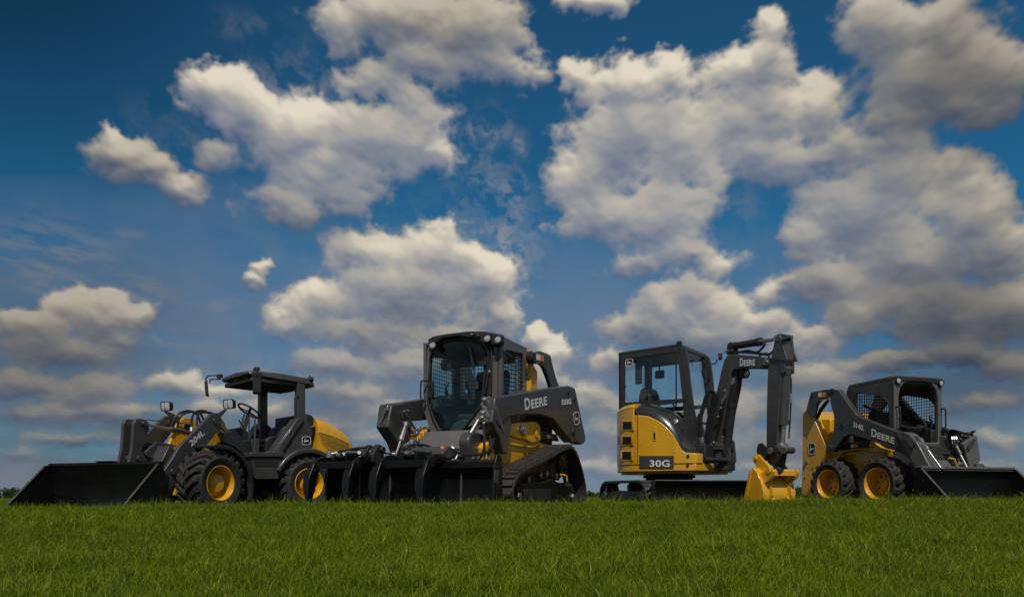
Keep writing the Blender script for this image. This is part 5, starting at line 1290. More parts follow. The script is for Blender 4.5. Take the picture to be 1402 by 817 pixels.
    # hand rails on the front posts
    for s in (1, -1):
        l = s * (w - .02)
        b = B(); b.tube([fr.w(fx + .03, l, 1.52), fr.w(fx + .09, l, 1.52), fr.w(fx + .11, l, 1.48), fr.w(fx + .11, l, 1.24), fr.w(fx + .09, l, 1.20), fr.w(fx + .03, l, 1.20)], .011, 8); b.make('grab_rail', 'plastic', t)
    # rear guard of the cab
    rz0, rz1 = 1.10, rr_top[1] - .06
    rp = [(-w + .05, rz0), (w - .05, rz0), (w - .05, rz1), (-w + .05, rz1)]
    wire_guard(t, lambda u, v_: fr.w(rr_top[0] + .05, u, v_), rp, .045, .045, .0045)
    b = B(); b.front(fr, [(-w, rz0 - .1), (-w, rz1 + .03), (w, rz1 + .03), (w, rz0 - .1)], rr_top[0], rr_top[0] + .04, [[(-w + .06, rz0 + .05), (-w + .06, rz1 - .06), (w - .06, rz1 - .06), (w - .06, rz0 + .05)]]); b.make('cab_rear', 'char', t, 0.006)
    # interior
    b = B(); b.side(fr, rnd_poly([(.45, 1.00), (.86, .98), (.90, 1.08), (.50, 1.14)], .04), -.25, .25); st = b.make('seat', 'cloth', t, 0.03)
    b = B(); b.side(fr, rnd_poly([(.44, 1.08), (.54, 1.10), (.42, 1.52), (.32, 1.55), (.28, 1.45)], .04), -.24, .24); b.make('seat_back', 'cloth', st, 0.04)
    b = B(); b.tube([fr.w(.35, -.36, 1.62), fr.w(.60, -.36, 1.50), fr.w(.85, -.30, 1.30), fr.w(.92, -.1, 1.24), fr.w(.92, .1, 1.24), fr.w(.85, .30, 1.30), fr.w(.60, .36, 1.50), fr.w(.35, .36, 1.62)], .02, 8); b.make('seat_bar', 'plastic', t)
    b = B(); b.side(fr, rnd_poly([(.40, .95), (.95, .95), (.95, 1.22), (.50, 1.28)], .03), -.40, -.30); b.side(fr, rnd_poly([(.40, .95), (.95, .95), (.95, 1.22), (.50, 1.28)], .03), .30, .40); b.make('side_console', 'plastic', t, 0.02)
    b = B(); b.box(fr, .35, .95, -.4, .4, .86, .95); b.make('cab_floor', 'plastic', t)
    for s in (1, -1):
        b = B(); b.tube([fr.w(.92, s * .32, 1.20), fr.w(.95, s * .30, 1.34), fr.w(.92, s * .30, 1.42)], .018, 8); b.make('joystick', 'plastic', t)
    # ---- far arm end: flared plate, hoses
    fl = fr.Fr([(1318, 606.5), (1335, 597.6), (1338, 603), (1341.6, 628.5), (1336, 641), (1327, 641)], 1.55)
    b = B(); b.front(fr, rnd_poly(fl, .02), 1.50, 1.56); fp = b.make('coupler_wing', 'grey', t, 0.008)
    lp = rnd_poly(fr.Fr([(1324, 612), (1333, 600.5), (1335, 603), (1326, 615.5)], 1.58), .02); b = B(); b.tube([fr.w(1.585, l, z) for l, z in lp + lp[:1]], .009, 6, sm=False, caps=False); b.make('hand_loop', 'plastic', fp)
    for k in range(3):
        hose(t, [fr.wf(1296 + k, 600, 1.1), fr.wf(1302 + k * 2, 589 + k, 1.2), fr.wf(1314 + k, 591 + k * 2, 1.35), fr.wf(1322, 593 + k * 2, 1.4), fr.wf(1333, 594 + k, 1.45)], .015)
    for k in range(3):
        hose(t, [fr.wf(1303 + k * 3, 598, 1.35), fr.wf(1305 + k * 3, 612, 1.4), fr.wf(1310 + k * 3, 622, 1.5), fr.wf(1314 + k * 4, 636, 1.6)], .013)
    b = B()
    for (x, y) in ((1308, 606), (1312, 603), (1305, 610), (1316, 611), (1314, 598), (1322, 594), (1330, 592), (1308, 616), (1317, 630), (1312, 626)):
        p = fr.wf(x, y, 1.45); b.cyl(p, p + fr.F * .05 + V((0, 0, .02)), .022, n=7)
    b.make('coupler_fitting', 'dsteel', t, 0.003)
    b = B(); b.box(fr, 1.15, 1.40, .40, .54, .60, 1.10); b.make('far_arm_boss', 'plastic', t, .02)
    # ---- bucket
    W2 = .84
    prof = [(2.32, .03), (1.80, .03), (1.72, .08), (1.70, .20), (1.70, .45), (1.72, .58), (1.74, .61)]
    inner = [(1.76, .60), (1.74, .57), (1.72, .45), (1.72, .20), (1.735, .095), (1.80, .05), (2.30, .05)]
    b = B(); b.side(fr, prof + inner, -W2, W2); bk = b.make('bucket', 'black', t, ang=50)
    for s in (1, -1):
        b = B(); b.side(fr, [(2.34, .02), (2.28, .10), (1.78, .60), (1.74, .625), (1.68, .58), (1.66, .10), (1.76, .015)], s * W2, s * (W2 + .018)); b.make('side_plate', 'black', bk, 0.003)
        b = B(); b.bar(fr.w(2.30, s * (W2 + .009), .085), fr.w(1.79, s * (W2 + .009), .60), .034, .010); b.make('edge_strip', 'dsteel', bk, 0.002)
    b = B(); b.box(fr, 1.70, 1.79, -W2, W2, .60, .635); b.make('top_lip', 'grey', bk, 0.006)
    b = B(); b.box(fr, 1.785, 1.80, -W2 + .05, W2 - .05, .575, .590); b.make('lip_strip', 'dsteel', bk)
    b = B(); b.box(fr, 2.18, 2.36, -W2, W2, .018, .036); b.make('cutting_edge', 'dsteel', bk, 0.002)
    return t
skid_steer()
# ---- clouds: a fair-weather sky computed here, stored by direction (azimuth x tangent of elevation)
U0, U1, V0, V1 = -0.82, 0.82, -0.02, 0.98
def cloud_maps(Wd, Hd):
    rng = np.random.default_rng(11)
    u = np.linspace(U0, U1, Wd)[None, :]; v = np.linspace(V0, V1, Hd)[:, None]
    PX = CX + FO * np.tan(u) + 0 * v; PY = HY - FO * v / np.cos(u)
    X = u * 900 + 0 * v; Y = v * 900 + 0 * u
    perm = rng.permutation(4096).astype(np.int64); ang = rng.uniform(0, 2 * PI, 4096); gx, gy = np.cos(ang).astype(np.float32), np.sin(ang).astype(np.float32)
    def perlin(x, y):
        xi = np.floor(x).astype(np.int64); yi = np.floor(y).astype(np.int64); xf = (x - xi).astype(np.float32); yf = (y - yi).astype(np.float32)
        sx = xf * xf * xf * (xf * (xf * 6 - 15) + 10); sy = yf * yf * yf * (yf * (yf * 6 - 15) + 10)
        def g(i, j, dx, dy):
            h = perm[(perm[(xi + i) & 4095] + yi + j) & 4095]; return gx[h] * dx + gy[h] * dy
        a = g(0, 0, xf, yf); b = g(1, 0, xf - 1, yf); c = g(0, 1, xf, yf - 1); d = g(1, 1, xf - 1, yf - 1)
        return (a + sx * (b - a)) + sy * ((c + sx * (d - c)) - (a + sx * (b - a)))
    def fbm(x, y, sc, oc, rough=.5, bil=False):
        s = 0; amp = 1; tot = 0; f = 1 / sc
        for k in range(oc):
            p = perlin(x * f + 17.3 * k, y * f - 9.1 * k) * 1.5
            if bil: p = 1 - 2 * np.abs(p) * 1.15
            s = s + amp * p; tot += amp; amp *= rough; f *= 2.03
        return s / tot
    def blur(a, r):
        r = max(1, int(round(r)))
        for _ in range(3):
            for ax in (0, 1):
                p = np.pad(a, [(r + 1, r) if i == ax else (0, 0) for i in (0, 1)], mode='edge'); c = np.cumsum(p, axis=ax, dtype=np.float64)
                a = ((np.take(c, range(2 * r + 1, c.shape[ax]), ax) - np.take(c, range(0, c.shape[ax] - 2 * r - 1), ax)) / (2 * r + 1)).astype(np.float32)
        return a
    k_ = Wd / (U1 - U0) / 900.0            # texture pixels per photo pixel at the centre
    wx = fbm(X, Y, 90, 5, .55); wy = fbm(X + 500, Y + 300, 90, 5, .55)
    wx2 = fbm(X + 90, Y, 26, 4, .6); wy2 = fbm(X, Y + 770, 26, 4, .6)
    lowq = np.clip((PY - 440) / 140, 0, 1)
    QX = PX + wx * 34 + wx2 * 13; QY = PY + (wy * 30) * (1 - .85 * lowq) + wy2 * 12 * (1 - .3 * lowq)
    F = np.full(QX.shape, -1.0, np.float32); G = np.zeros(QX.shape, np.float32)
    for cx, cy, rx, ry, wt in BL:
        d = np.sqrt(((QX - cx) / rx) ** 2 + ((QY - cy) / ry) ** 2)
        val = (1.06 - d) * (.35 + .5 * wt)
        h = np.clip(.5 + .5 * (val - F) / .16, 0, 1); F = F + (val - F) * h + .16 * h * (1 - h)
    # heaps of the rest of the sky, outside the photographed part
    out = np.clip((np.abs(PX - CX) - 740) / 120, 0, 1) + np.clip((-PY - 40) / 120, 0, 1)
    Gn = fbm(X, Y, 210, 3) * 1.6 - .05
    F = np.where(out > 0, np.maximum(F, Gn - .6 * (1 - np.clip(out, 0, 1))), F)
    n1 = fbm(X + wx * 30, Y + wy * 30, 60, 7, .56); n2 = fbm(X + wx2 * 10, Y, 24, 5, .58, True)
    low = np.clip(1 - (HY - PY) / 260, 0, 1)
    F = F + n1 * .38 + (n2 - .25) * .12
    F = F.astype(np.float32)
    # wisps
    wf = np.zeros(F.shape, np.float32)
    for cx, cy, rx, ry, wt in WISP:
        d = ((PX + wx * 40 - cx) / rx) ** 2 + ((PY + wy * 30 - cy) / ry) ** 2
        wf = np.maximum(wf, wt * np.exp(-d * 1.2))
    iso = fbm(X + wx2 * 22, Y + wy2 * 22, 42, 7, .62)
    lay = fbm(X * .45, Y * 1.5 + X * .1, 26, 6, .6)
    left = np.clip((330 - PX) / 120, 0, 1) * np.clip((PY - 260) / 40, 0, 1)
    wn = np.clip((iso * (1 - left) + lay * left) * 2.3 + .38, 0, 1)
    wisp = np.clip(wf * 1.35, 0, 1) * wn
    soft = .28 + .40 * low + .30 * np.clip(fbm(X + 900, Y, 130, 3) + .25, 0, 1)
    a = np.clip((F + .02) / soft, 0, 1); a = a * a * (3 - 2 * a)
    a = np.maximum(a * (.97 - .16 * low), wisp * .8)
    veil = np.clip(1 - (HY - PY) / (360 + 70 * np.clip((600 - PX) / 240, 0, 1)), 0, 1) ** .62 * np.clip(.82 + 1.0 * fbm(X * .6, Y * 1.3, 110, 6, .55), 0, 1) * 1.0
    veil = np.clip(veil, 0, .93)
    ac = a + 0
    a = a + (1 - a) * veil
    T = np.clip(F, 0, None)
    H0 = np.power(T + .01, .62)
    Hs = .22 * blur(H0, 1.3 * k_) + .40 * blur(H0, 3 * k_) + .9 * blur(H0, 9 * k_) + 1.3 * blur(H0, 24 * k_)
    gy_, gx_ = np.gradient(Hs); gx_ *= k_ * 17; gy_ *= k_ * 17
    nz = 1 / np.sqrt(gx_ ** 2 + gy_ ** 2 + 1)
    lx, ly, lz = .12, .62, .78                    # rows grow upwards
    lam = np.clip((-gx_ * lx - gy_ * ly + lz) * nz, 0, 1)
    # thickness above each point: how much cloud stands between it and the sun
    above = np.zeros(F.shape, np.float32); Bt = blur(np.clip(T, 0, .9), 4 * k_)
    for s in (10, 22, 38, 58, 82):
        dy = int(s * k_); dx = int(.15 * s * k_); above += np.roll(np.roll(Bt, -dy, 0), -dx, 1) if dy else Bt
    occ = np.exp(-above * .52)
    m = blur(fbm(X, Y, 120, 4, .5).astype(np.float32), 3)
    base = .26 + 1.02 * lam ** 1.2 * (.45 + .55 * occ) + .20 * m - .10
    base = base * (.58 + .42 * np.clip(blur(T, 3 * k_) / .34, 0, 1))
    base = np.where(a > 0, (base * ac + .40 * np.clip(a - ac, 0, 1)) / np.maximum(a, 1e-3), base)
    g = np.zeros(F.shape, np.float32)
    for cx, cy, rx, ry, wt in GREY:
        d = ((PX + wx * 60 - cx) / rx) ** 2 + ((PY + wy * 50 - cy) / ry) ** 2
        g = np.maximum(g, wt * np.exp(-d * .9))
    return a.astype(np.float32), np.clip(base, 0, 1).astype(np.float32), g, k_
BL = [ # cx, cy, rx, ry, weight: heaps of cloud
 (300,125,62,42,.9),(345,150,60,50,.9),(400,185,95,70,1),(500,185,95,62,1),(565,190,62,58,.9),(440,240,110,52,.9),(390,275,70,34,.6),(600,215,45,35,.6),(555,140,35,35,.6),
 (155,212,52,30,.8),(200,235,45,25,.7),(245,258,42,24,.7),(150,190,22,24,.4),(290,210,40,26,.4),
 (540,20,115,50,.9),(640,40,100,60,.85),(600,85,90,38,.6),(690,90,60,40,.5),(815,0,60,24,.8),(470,40,45,45,.6),(500,110,60,26,.5),
 (500,345,75,42,.9),(590,350,85,45,1),(560,400,130,58,1),(440,415,70,42,.85),(400,440,45,26,.6),(660,390,60,55,.9),(690,430,35,40,.7),(500,455,120,36,.7),(610,320,40,22,.7),(620,460,90,32,.6),
 (350,370,15,17,.8),(345,392,13,16,.6),
 (790,105,26,30,.7),(860,120,75,50,.95),(920,110,60,42,.9),(850,190,85,75,1),(930,190,75,90,1),(800,245,48,62,.85),(830,300,72,45,.8),(905,300,88,60,1),(940,350,70,30,.8),(880,360,60,22,.6),(975,250,30,50,.5),
 (1060,40,36,32,.8),(1050,90,48,40,.7),(1010,100,60,42,.7),(1060,150,75,55,.95),(1120,150,45,60,.8),(1040,210,65,45,.9),(1120,220,80,45,.9),(1160,200,50,50,.8),(1010,160,40,45,.6),
 (1210,40,70,60,.9),(1290,50,80,60,.9),(1260,110,110,60,1),(1350,90,70,75,.9),(1230,160,70,40,.8),(1310,150,70,40,.7),(1220,200,60,40,.7),
 (1230,250,90,60,1),(1310,230,55,45,.9),(1330,290,80,60,1),(1170,290,90,55,.9),(1250,350,120,60,1),(1370,340,70,60,.9),(1110,330,60,40,.7),(1080,385,50,20,.5),(1150,380,90,46,.9),(1280,420,130,52,1),(1370,430,80,50,.9),(1050,400,40,26,.5),(1180,430,70,40,.8),
 (905,425,62,40,.9),(950,400,46,30,.85),(985,430,60,38,.9),(880,455,70,34,.8),(960,460,110,34,.8),(1040,450,50,30,.7),(1100,470,60,26,.6),
 (1190,498,60,18,.8),(1240,490,50,14,.5),(1330,480,90,26,.6),(1380,500,60,28,.6),(1130,520,80,30,.6),
 (750,465,34,26,.85),(765,490,36,26,.7),(745,520,45,26,.6),(800,540,50,30,.6),(830,500,40,20,.5),
 (95,412,44,34,.9),(135,440,60,44,.95),(45,450,80,30,.85),(185,440,30,30,.7),(110,480,130,30,.75),(165,470,42,24,.6),(100,480,120,18,.5),(20,440,36,16,.5),(140,410,30,20,.7),
 (130,532,92,28,.85),(25,524,60,26,.8),(235,528,80,24,.65),(130,565,170,20,.65),(300,560,90,20,.5),(50,567,90,14,.5),(100,602,105,15,.55),(270,598,80,18,.45),(205,624,90,13,.5),(30,624,60,12,.45),(380,610,80,16,.4),
 (450,500,85,26,.7),(560,500,90,26,.6),(480,538,75,24,.6),(350,562,80,26,.55),(450,585,80,24,.55),(545,565,90,24,.55),(300,535,60,18,.4),(520,600,70,16,.4),(400,530,60,20,.4),
 (1000,560,90,46,.55),(1060,600,80,34,.5),(830,590,80,28,.55),(960,612,80,26,.5),(1110,560,60,36,.4),(820,555,50,24,.4),(1350,548,70,22,.5),(1370,600,70,24,.5),(1340,640,80,14,.45),(820,640,70,16,.45),(1050,640,80,16,.45),(760,600,50,26,.4),
]
WISP = [(60,350,120,50,.55),(180,400,70,34,.4),(330,30,50,26,.22),(410,120,90,60,.30),(665,175,30,26,.75),(712,198,14,12,.6),(690,290,46,60,.75),(650,250,50,50,.5),(700,350,40,40,.7),(660,170,22,24,.5),(710,190,16,14,.5),(190,318,20,14,.35),(300,415,40,8,.35),(250,190,70,60,.25),
 (560,330,200,60,.3),(250,520,200,60,.35),(420,520,200,60,.35),(100,560,220,60,.45),(760,560,160,70,.40),(1040,560,200,90,.45),(1300,560,200,80,.40),(600,560,200,70,.35),(1020,250,50,60,.4),(1050,430,60,60,.35),(740,330,30,60,.4),(40,30,30,10,.0)]
GREY = [(1330,110,190,170,.75),(1330,470,230,150,.85),(1180,440,120,110,.55),(600,20,170,80,.50),(60,480,230,170,.70),(170,225,120,70,.50),(100,600,350,60,.6),(450,560,260,60,.45),(1150,560,300,80,.55),(560,460,170,50,.35),(1390,300,90,150,.5),(450,300,160,34,.35),(900,470,120,34,.3),(860,560,160,60,.4)]  # patches painted darker into the clouds, mostly a vignette towards the edges
# ================================================================== terrain, grass, woods
def ground_z(x, y):
    z = -0.055 * math.exp(-(((x + 3.9) / 1.9) ** 2 + ((y - 10.2) / 1.9) ** 2) ** 1.5) if y < 16 else 0.0
    z += 0.012 * math.sin(x * 0.9 + 1.3) * math.sin(y * 0.7 + 0.4) * (0.4 if 3 < y < 7 else 1)
    # a low swell of the lawn between the photographer and the machines
    sw = 0.158 + 0.030 * max(-1.0, min(1.0, x / 4.0)); q = (y - 5.75) / (2.3 if y < 5.75 else 0.62)
    if y < 9: z += sw * math.exp(-q * q)
    d = max(0.0, math.hypot(x * .6, y) - 15.5)
    z -= 0.018 * (d * d / (d + 6.0) if d > 0 else 0)
    return z
def axis_vals(lo, hi):
    s = [0.0]; k = 0.25
    while s[-1] < hi:
        s.append(s[-1] + (k if s[-1] < 18 else s[-1] * 0.09))
    p = [v for v in s]; ng = []
    q = [0.0]
    while q[-1] < -lo: q.append(q[-1] + (k if q[-1] < 18 else q[-1] * 0.09))
    return sorted(set([-v for v in q] + p))
xs = axis_vals(-4000, 4000); ys = axis_vals(-4000, 4000)
bm = bmesh.new(); grid = [[bm.verts.new((x, y, ground_z(x, y))) for x in xs] for y in ys]
for i in range(len(ys) - 1):
    for j in range(len(xs) - 1): bm.faces.new([grid[i][j], grid[i][j + 1], grid[i + 1][j + 1], grid[i + 1][j]])
for f in bm.faces: f.smooth = True
me = bpy.data.meshes.new('ground'); bm.to_mesh(me); bm.free()
gm = mat('lawn_soil', (0.030, 0.042, 0.010), 0.95, var=0.35, vscale=1.7, dust=0.4, dustcol=(0.045, 0.052, 0.014), bump=0.6, bscale=30, spec=0.1)
go = bpy.data.objects.new('ground', me); me.materials.append(gm); C.objects.link(go)
go['kind'] = 'structure'; go['label'] = 'flat green lawn ground falling away behind the machines'; go['category'] = 'ground'

# ---- grass: one object of blades. Its mesh holds sixteen tufts and the lawn points; geometry nodes sets the tufts on the points
def grass():
    rng = np.random.default_rng(3)
    Vv, Fc, cl, cols, fcl = [], [], [], [], []
    K = 18
    for k in range(K):
        for _ in range(95):
            a = rng.uniform(0, 2 * PI); rr = 0.09 * math.sqrt(rng.uniform())
            bx, by = rr * math.cos(a), rr * math.sin(a)
            h = rng.uniform(0.026, 0.062) * (1.0 if rng.uniform() > 0.08 else rng.uniform(1.3, 1.9))
            w = rng.uniform(0.0006, 0.0013); th = rng.uniform(0, 2 * PI); lean = rng.uniform(0.15, 1.25) * h * (0.9 if rng.uniform() < .8 else 1.5)
            dx, dy = math.cos(th), math.sin(th); tw = th + PI / 2 + rng.uniform(-.9, .9); sx, sy = math.cos(tw), math.sin(tw)
            base = len(Vv); c = rng.uniform() ** 1.3 if rng.uniform() > .05 else 1.35
            for (t, ww) in ((0, .8), (.38, 1.0), (.72, .75)):
                px = bx + dx * lean * t ** 1.8; py = by + dy * lean * t ** 1.8; pz = h * t * (1 - .12 * t * lean / h)
                Vv.append((px - sx * w * ww, py - sy * w * ww, pz)); Vv.append((px + sx * w * ww, py + sy * w * ww, pz))
            Vv.append((bx + dx * lean, by + dy * lean, h * (1 - .22 * lean / h)))
            Fc += [(base, base + 1, base + 3, base + 2), (base + 2, base + 3, base + 5, base + 4), (base + 4, base + 5, base + 6)]
            fcl += [k] * 3
            cols += [c] * 7
    nb = len(Vv)
    pts, rot, scl, idx = [], [], [], []
    def scatter(y0, y1, dens, sc, side):
        xm = lambda y: 0.80 * y + side
        n = int(dens * (y1 - y0) * (xm(y0) + xm(y1)))
        for _ in range(n):
            y = rng.uniform(y0, y1); x = rng.uniform(-xm(y1), xm(y1))
            if abs(x) > xm(y): continue
            pn = mnoise.noise((x * .8, y * .8, 3.1)) + .6 * mnoise.noise((x * 3.1, y * 3.1, 8.7))
            pts.append((x, y, ground_z(x, y) - .004)); rot.append(rng.uniform(0, 2 * PI)); scl.append(sc * (0.92 + .35 * pn) * rng.uniform(.7, 1.3)); idx.append(int(rng.integers(0, K)))
    scatter(0.7, 3.6, 420, .95, 1.6)
    scatter(3.6, 5.3, 300, 1.05, 1.8)
    scatter(5.3, 6.6, 260, 1.35, 1.8)
    scatter(6.5, 11.0, 90, 1.5, 2.0)
    scatter(11.0, 17.0, 45, 1.8, 2.0)
    scatter(17.0, 30.0, 8, 1.6, 1.0)
    Vv += pts
    me = bpy.data.meshes.new('grass'); me.from_pydata(Vv, [], Fc); me.update()
    def attr(nm, ty, dom, vals):
        a = me.attributes.new(nm, ty, dom); a.data.foreach_set('value', vals)
    npt = len(pts)
    attr('tuft', 'INT', 'FACE', fcl)
    attr('is_pt', 'INT', 'POINT', [0] * nb + [1] * npt)
    attr('shade', 'FLOAT', 'POINT', cols + [0.0] * npt)
    attr('rot', 'FLOAT', 'POINT', [0.0] * nb + rot)
    attr('scl', 'FLOAT', 'POINT', [0.0] * nb + scl)
    attr('idx', 'INT', 'POINT', [0] * nb + idx)
    o = bpy.data.objects.new('grass', me); C.objects.link(o)
    o['kind'] = 'stuff'; o['label'] = 'fine green grass blades covering the lawn'; o['category'] = 'grass'
    m = bpy.data.materials.new('grass_blade'); n, l = nodes_of(m); n.clear()
    out = n.new('ShaderNodeOutputMaterial'); at = n.new('ShaderNodeAttribute'); at.attribute_name = 'shade'
    g = n.new('ShaderNodeNewGeometry'); nz = n.new('ShaderNodeTexNoise'); nz.inputs['Scale'].default_value = 2.2; nz.inputs['Detail'].default_value = 8; nz.inputs['Roughness'].default_value = .7
    l.new(g.outputs['Position'], nz.inputs['Vector'])
    ad = n.new('ShaderNodeMath'); ad.operation = 'MULTIPLY_ADD'; l.new(nz.outputs['Fac'], ad.inputs[0]); ad.inputs[1].default_value = 1.1; l.new(at.outputs['Fac'], ad.inputs[2])
    mr = n.new('ShaderNodeMapRange'); mr.inputs['From Max'].default_value = 1.9; l.new(ad.outputs[0], mr.inputs['Value'])
    cr = n.new('ShaderNodeValToRGB'); e = cr.color_ramp.elements
    e[0].position = 0; e[0].color = (0.040, 0.060, 0.003, 1); e[1].position = 1; e[1].color = (0.42, 0.42, 0.08, 1)
    for p, c in ((.35, (0.095, 0.145, 0.004, 1)), (.65, (0.188, 0.245, 0.008, 1)), (.86, (0.275, 0.315, 0.014, 1))):
        x = cr.color_ramp.elements.new(p); x.color = c
    l.new(mr.outputs['Result'], cr.inputs['Fac'])
    p = n.new('ShaderNodeBsdfPrincipled'); p.inputs['Roughness'].default_value = 0.6; p.inputs['Specular IOR Level'].default_value = 0.15
    l.new(cr.outputs['Color'], p.inputs['Base Color'])
    tl = n.new('ShaderNodeBsdfTranslucent'); l.new(cr.outputs['Color'], tl.inputs['Color'])
    mx = n.new('ShaderNodeMixShader'); mx.inputs['Fac'].default_value = 0.32; l.new(p.outputs[0], mx.inputs[1]); l.new(tl.outputs[0], mx.inputs[2])
    l.new(mx.outputs[0], out.inputs['Surface'])
    me.materials.append(m)
    ng = bpy.data.node_groups.new('grass_scatter', 'GeometryNodeTree')
    ng.interface.new_socket('Geometry', in_out='INPUT', socket_type='NodeSocketGeometry'); ng.interface.new_socket('Geometry', in_out='OUTPUT', socket_type='NodeSocketGeometry')
    N, Lk = ng.nodes, ng.links
    gi = N.new('NodeGroupInput'); goo = N.new('NodeGroupOutput')
    def named(nm, ty):
        a = N.new('GeometryNodeInputNamedAttribute'); a.data_type = ty; a.inputs['Name'].default_value = nm; return a.outputs['Attribute']
    sep = N.new('GeometryNodeSeparateGeometry'); sep.domain = 'POINT'
    Lk.new(gi.outputs[0], sep.inputs['Geometry']); Lk.new(named('is_pt', 'INT'), sep.inputs['Selection'])
    m2p = N.new('GeometryNodeMeshToPoints'); Lk.new(sep.outputs['Selection'], m2p.inputs['Mesh'])
    sp = N.new('GeometryNodeSplitToInstances'); sp.domain = 'FACE'; Lk.new(sep.outputs['Inverted'], sp.inputs['Geometry']); Lk.new(named('tuft', 'INT'), sp.inputs['Group ID'])
    iop = N.new('GeometryNodeInstanceOnPoints'); Lk.new(m2p.outputs[0], iop.inputs['Points']); Lk.new(sp.outputs['Instances'], iop.inputs['Instance'])
    iop.inputs['Pick Instance'].default_value = True; Lk.new(named('idx', 'INT'), iop.inputs['Instance Index'])
    cx = N.new('ShaderNodeCombineXYZ'); Lk.new(named('rot', 'FLOAT'), cx.inputs['Z']); 
    e2r = N.new('FunctionNodeEulerToRotation'); Lk.new(cx.outputs[0], e2r.inputs[0]); Lk.new(e2r.outputs[0], iop.inputs['Rotation'])
    Lk.new(named('scl', 'FLOAT'), iop.inputs['Scale'])
    Lk.new(iop.outputs[0], goo.inputs[0])
    md = o.modifiers.new('scatter', 'NODES'); md.node_group = ng
    print('grass points', npt)
grass()

def woods():
    rng = np.random.default_rng(5)
    vs, fs = [], []
    x = -430.0
    while x < 430:
        y = 400 + rng.uniform(-10, 25)
        h = 5.6 + 1.6 * mnoise.noise((x * .02, 0, 0)) + rng.uniform(-.5, .9)
        if x < -300: h += 3.0 * min(1, (-300 - x) / 15)
        if 165 < x < 185: h += 1.6
        r = rng.uniform(2.5, 4.5); gz = ground_z(x, y)
        for _ in range(420):
            a, b_, c = rng.normal(size=3); n_ = math.sqrt(a * a + b_ * b_ + c * c); q = rng.uniform(.6, 1.0)
            px, py, pz = x + a / n_ * r * q, y + b_ / n_ * r * q, gz + h * .5 + c / n_ * h * .5 * q
            if pz < gz: pz = gz + rng.uniform(0, 1)
            s = rng.uniform(.35, .8); u = V(rng.normal(size=3)).normalized() * s; v_ = V(rng.normal(size=3)).normalized() * s; k = len(vs); p = V((px, py, pz))
            vs += [tuple(p), tuple(p + u), tuple(p + u + v_ * .8), tuple(p + v_)]; fs.append((k, k + 1, k + 2, k + 3))
        x += rng.uniform(2.2, 4.2)
    me = bpy.data.meshes.new('distant_woods'); me.from_pydata(vs, [], fs)
    me.materials.append(mat('woods_foliage', (0.040, 0.058, 0.020), 0.9, var=0.4, vscale=.35, spec=0.1))
    o = bpy.data.objects.new('distant_woods', me); C.objects.link(o); o['kind'] = 'stuff'; o['label'] = 'dark distant woods along the horizon'; o['category'] = 'woods'
woods()

# ================================================================== light and sky
SUN = V((0.0, -0.60, 0.80)).normalized()
sl = bpy.data.lights.new('sun', 'SUN'); sl.energy = 4.2; sl.angle = math.radians(1.2); sl.color = (1.0, 0.955, 0.89)
so = bpy.data.objects.new('sun', sl); C.objects.link(so); so.rotation_euler = SUN.to_track_quat('Z', 'Y').to_euler()
so.location = (0, -20, 30)
W = bpy.data.worlds.new('World'); S.world = W; W.use_nodes = True
n, l = W.node_tree.nodes, W.node_tree.links
n.clear()
out = n.new('ShaderNodeOutputWorld'); bg = n.new('ShaderNodeBackground'); l.new(bg.outputs[0], out.inputs[0])
sky = n.new('ShaderNodeTexSky'); sky.sky_type = 'NISHITA'; sky.sun_disc = False
sky.sun_elevation = math.asin(SUN.z); sky.sun_rotation = math.atan2(SUN.x, SUN.y)
sky.air_density = 1.0; sky.dust_density = 0.3; sky.ozone_density = 3.0
bg.inputs['Strength'].default_value = 0.15
def math_node(nt, op, a=None, b=None, c=None, clamp=False):
    x = nt.nodes.new('ShaderNodeMath'); x.operation = op; x.use_clamp = clamp
    for i, s in enumerate((a, b, c)):
        if s is None: continue
        if isinstance(s, (int, float)): x.inputs[i].default_value = s
        else: nt.links.new(s, x.inputs[i])
    return x.outputs[0]
nt = W.node_tree
tc = n.new('ShaderNodeTexCoord'); sp = n.new('ShaderNodeSeparateXYZ'); l.new(tc.outputs['Generated'], sp.inputs[0])
az = math_node(nt, 'ARCTAN2', sp.outputs[0], sp.outputs[1])
hh = math_node(nt, 'SQRT', math_node(nt, 'ADD', math_node(nt, 'MULTIPLY', sp.outputs[0], sp.outputs[0]), math_node(nt, 'MULTIPLY', sp.outputs[1], sp.outputs[1])))
el = math_node(nt, 'DIVIDE', sp.outputs[2], math_node(nt, 'MAXIMUM', hh, 0.02))
el = math_node(nt, 'MINIMUM', el, 8.0)
cb = n.new('ShaderNodeCombineXYZ')
l.new(math_node(nt, 'MULTIPLY_ADD', az, 1 / (U1 - U0), -U0 / (U1 - U0)), cb.inputs[0]); l.new(math_node(nt, 'MULTIPLY_ADD', el, 1 / (V1 - V0), -V0 / (V1 - V0)), cb.inputs[1])
WD, HD = 1640, 1000
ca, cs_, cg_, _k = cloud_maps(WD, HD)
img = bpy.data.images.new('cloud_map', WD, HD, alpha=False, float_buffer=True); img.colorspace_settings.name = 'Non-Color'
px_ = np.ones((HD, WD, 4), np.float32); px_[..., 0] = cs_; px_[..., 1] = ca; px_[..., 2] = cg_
img.pixels.foreach_set(px_.ravel()); img.update()
ti = n.new('ShaderNodeTexImage'); ti.image = img; ti.extension = 'MIRROR'; ti.interpolation = 'Cubic'; l.new(cb.outputs[0], ti.inputs['Vector'])
sc_ = n.new('ShaderNodeSeparateColor'); l.new(ti.outputs['Color'], sc_.inputs[0])
EXPO = 2 ** -0.6
cr = n.new('ShaderNodeValToRGB'); e = cr.color_ramp.elements
def lin(r, g, b): return tuple(((x / 255) ** 2.2) / EXPO for x in (r, g, b)) + (1,)
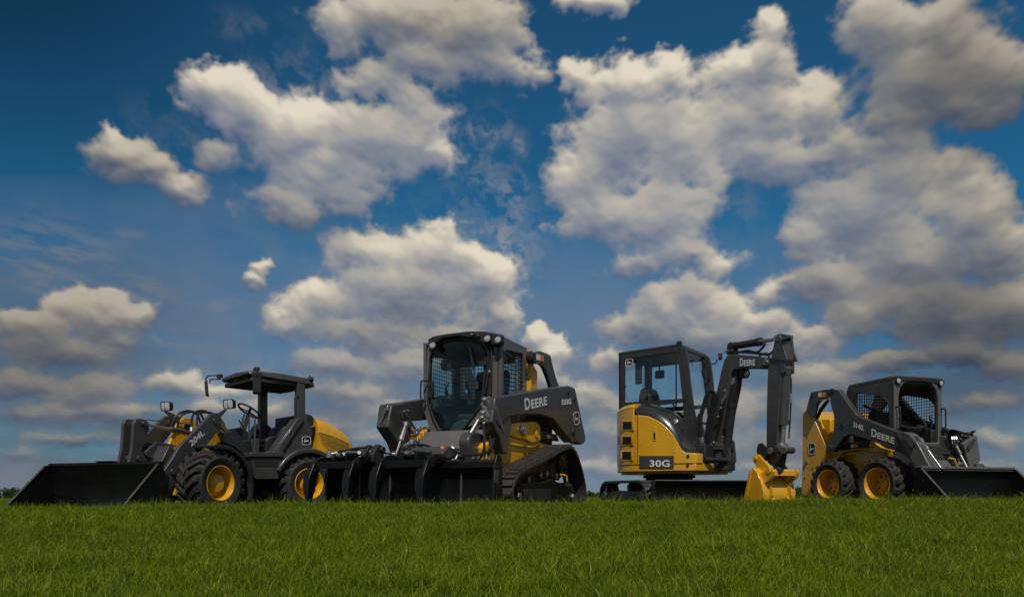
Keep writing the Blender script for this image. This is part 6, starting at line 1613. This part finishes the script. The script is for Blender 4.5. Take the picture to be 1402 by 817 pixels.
e[0].position = 0; e[0].color = lin(70, 86, 113); e[1].position = 1; e[1].color = lin(228, 217, 197)
for p_, c_ in ((.3, lin(104, 117, 138)), (.55, lin(145, 147, 152)), (.78, lin(184, 178, 167))):
    x = cr.color_ramp.elements.new(p_); x.color = c_
l.new(sc_.outputs[0], cr.inputs['Fac'])
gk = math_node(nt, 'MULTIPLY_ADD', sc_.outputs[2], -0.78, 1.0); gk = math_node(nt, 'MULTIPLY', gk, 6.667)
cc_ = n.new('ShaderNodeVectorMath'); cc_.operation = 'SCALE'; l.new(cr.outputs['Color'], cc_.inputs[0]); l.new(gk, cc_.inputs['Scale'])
# sky colour: the scattering sky seen through a polarising filter (deeper blue, less red)
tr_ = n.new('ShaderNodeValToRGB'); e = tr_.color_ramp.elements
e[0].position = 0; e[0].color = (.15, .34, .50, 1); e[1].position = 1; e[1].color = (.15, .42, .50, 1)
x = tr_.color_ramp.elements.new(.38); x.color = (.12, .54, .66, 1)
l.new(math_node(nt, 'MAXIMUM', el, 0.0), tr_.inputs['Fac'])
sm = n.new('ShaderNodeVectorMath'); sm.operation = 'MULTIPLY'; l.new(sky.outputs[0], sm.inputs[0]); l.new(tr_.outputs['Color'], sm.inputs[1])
mixc = n.new('ShaderNodeMix'); mixc.data_type = 'RGBA'; l.new(sc_.outputs[1], mixc.inputs['Factor']); # vignette painted into the clear sky: darkened high up on the left
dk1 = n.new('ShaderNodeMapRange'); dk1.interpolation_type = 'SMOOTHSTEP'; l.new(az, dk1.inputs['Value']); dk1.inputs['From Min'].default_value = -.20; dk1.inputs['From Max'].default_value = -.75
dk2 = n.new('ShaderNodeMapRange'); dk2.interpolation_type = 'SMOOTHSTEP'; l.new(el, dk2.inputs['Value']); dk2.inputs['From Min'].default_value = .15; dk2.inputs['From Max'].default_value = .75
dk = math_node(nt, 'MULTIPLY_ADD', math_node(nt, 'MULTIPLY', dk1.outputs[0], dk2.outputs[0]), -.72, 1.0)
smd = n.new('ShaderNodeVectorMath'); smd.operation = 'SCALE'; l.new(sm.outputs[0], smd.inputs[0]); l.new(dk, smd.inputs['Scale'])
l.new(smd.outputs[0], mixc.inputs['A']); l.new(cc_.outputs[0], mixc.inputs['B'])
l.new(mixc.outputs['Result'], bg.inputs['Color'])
W.cycles.sampling_method = 'MANUAL'; W.cycles.sample_map_resolution = 512

# ================================================================== camera
cam = bpy.data.cameras.new('camera'); co = bpy.data.objects.new('camera', cam); C.objects.link(co)
co.location = (0, 0, EYE); co.rotation_euler = (math.radians(90), 0, 0)
cam.sensor_width = 36; cam.lens = 36 * FO / 1402.0
cam.shift_x = 0.0; cam.shift_y = (HY - 408.5) / 1402.0
cam.clip_start = 0.05; cam.clip_end = 9000
S.camera = co
S.view_settings.view_transform = 'Standard'; S.view_settings.look = 'None'; S.view_settings.exposure = -0.6; S.view_settings.gamma = 1.0
S.view_settings.use_curve_mapping = False
S.cycles.max_bounces = 8; S.cycles.transparent_max_bounces = 16; S.cycles.diffuse_bounces = 3; S.cycles.glossy_bounces = 3; S.cycles.use_denoising = True
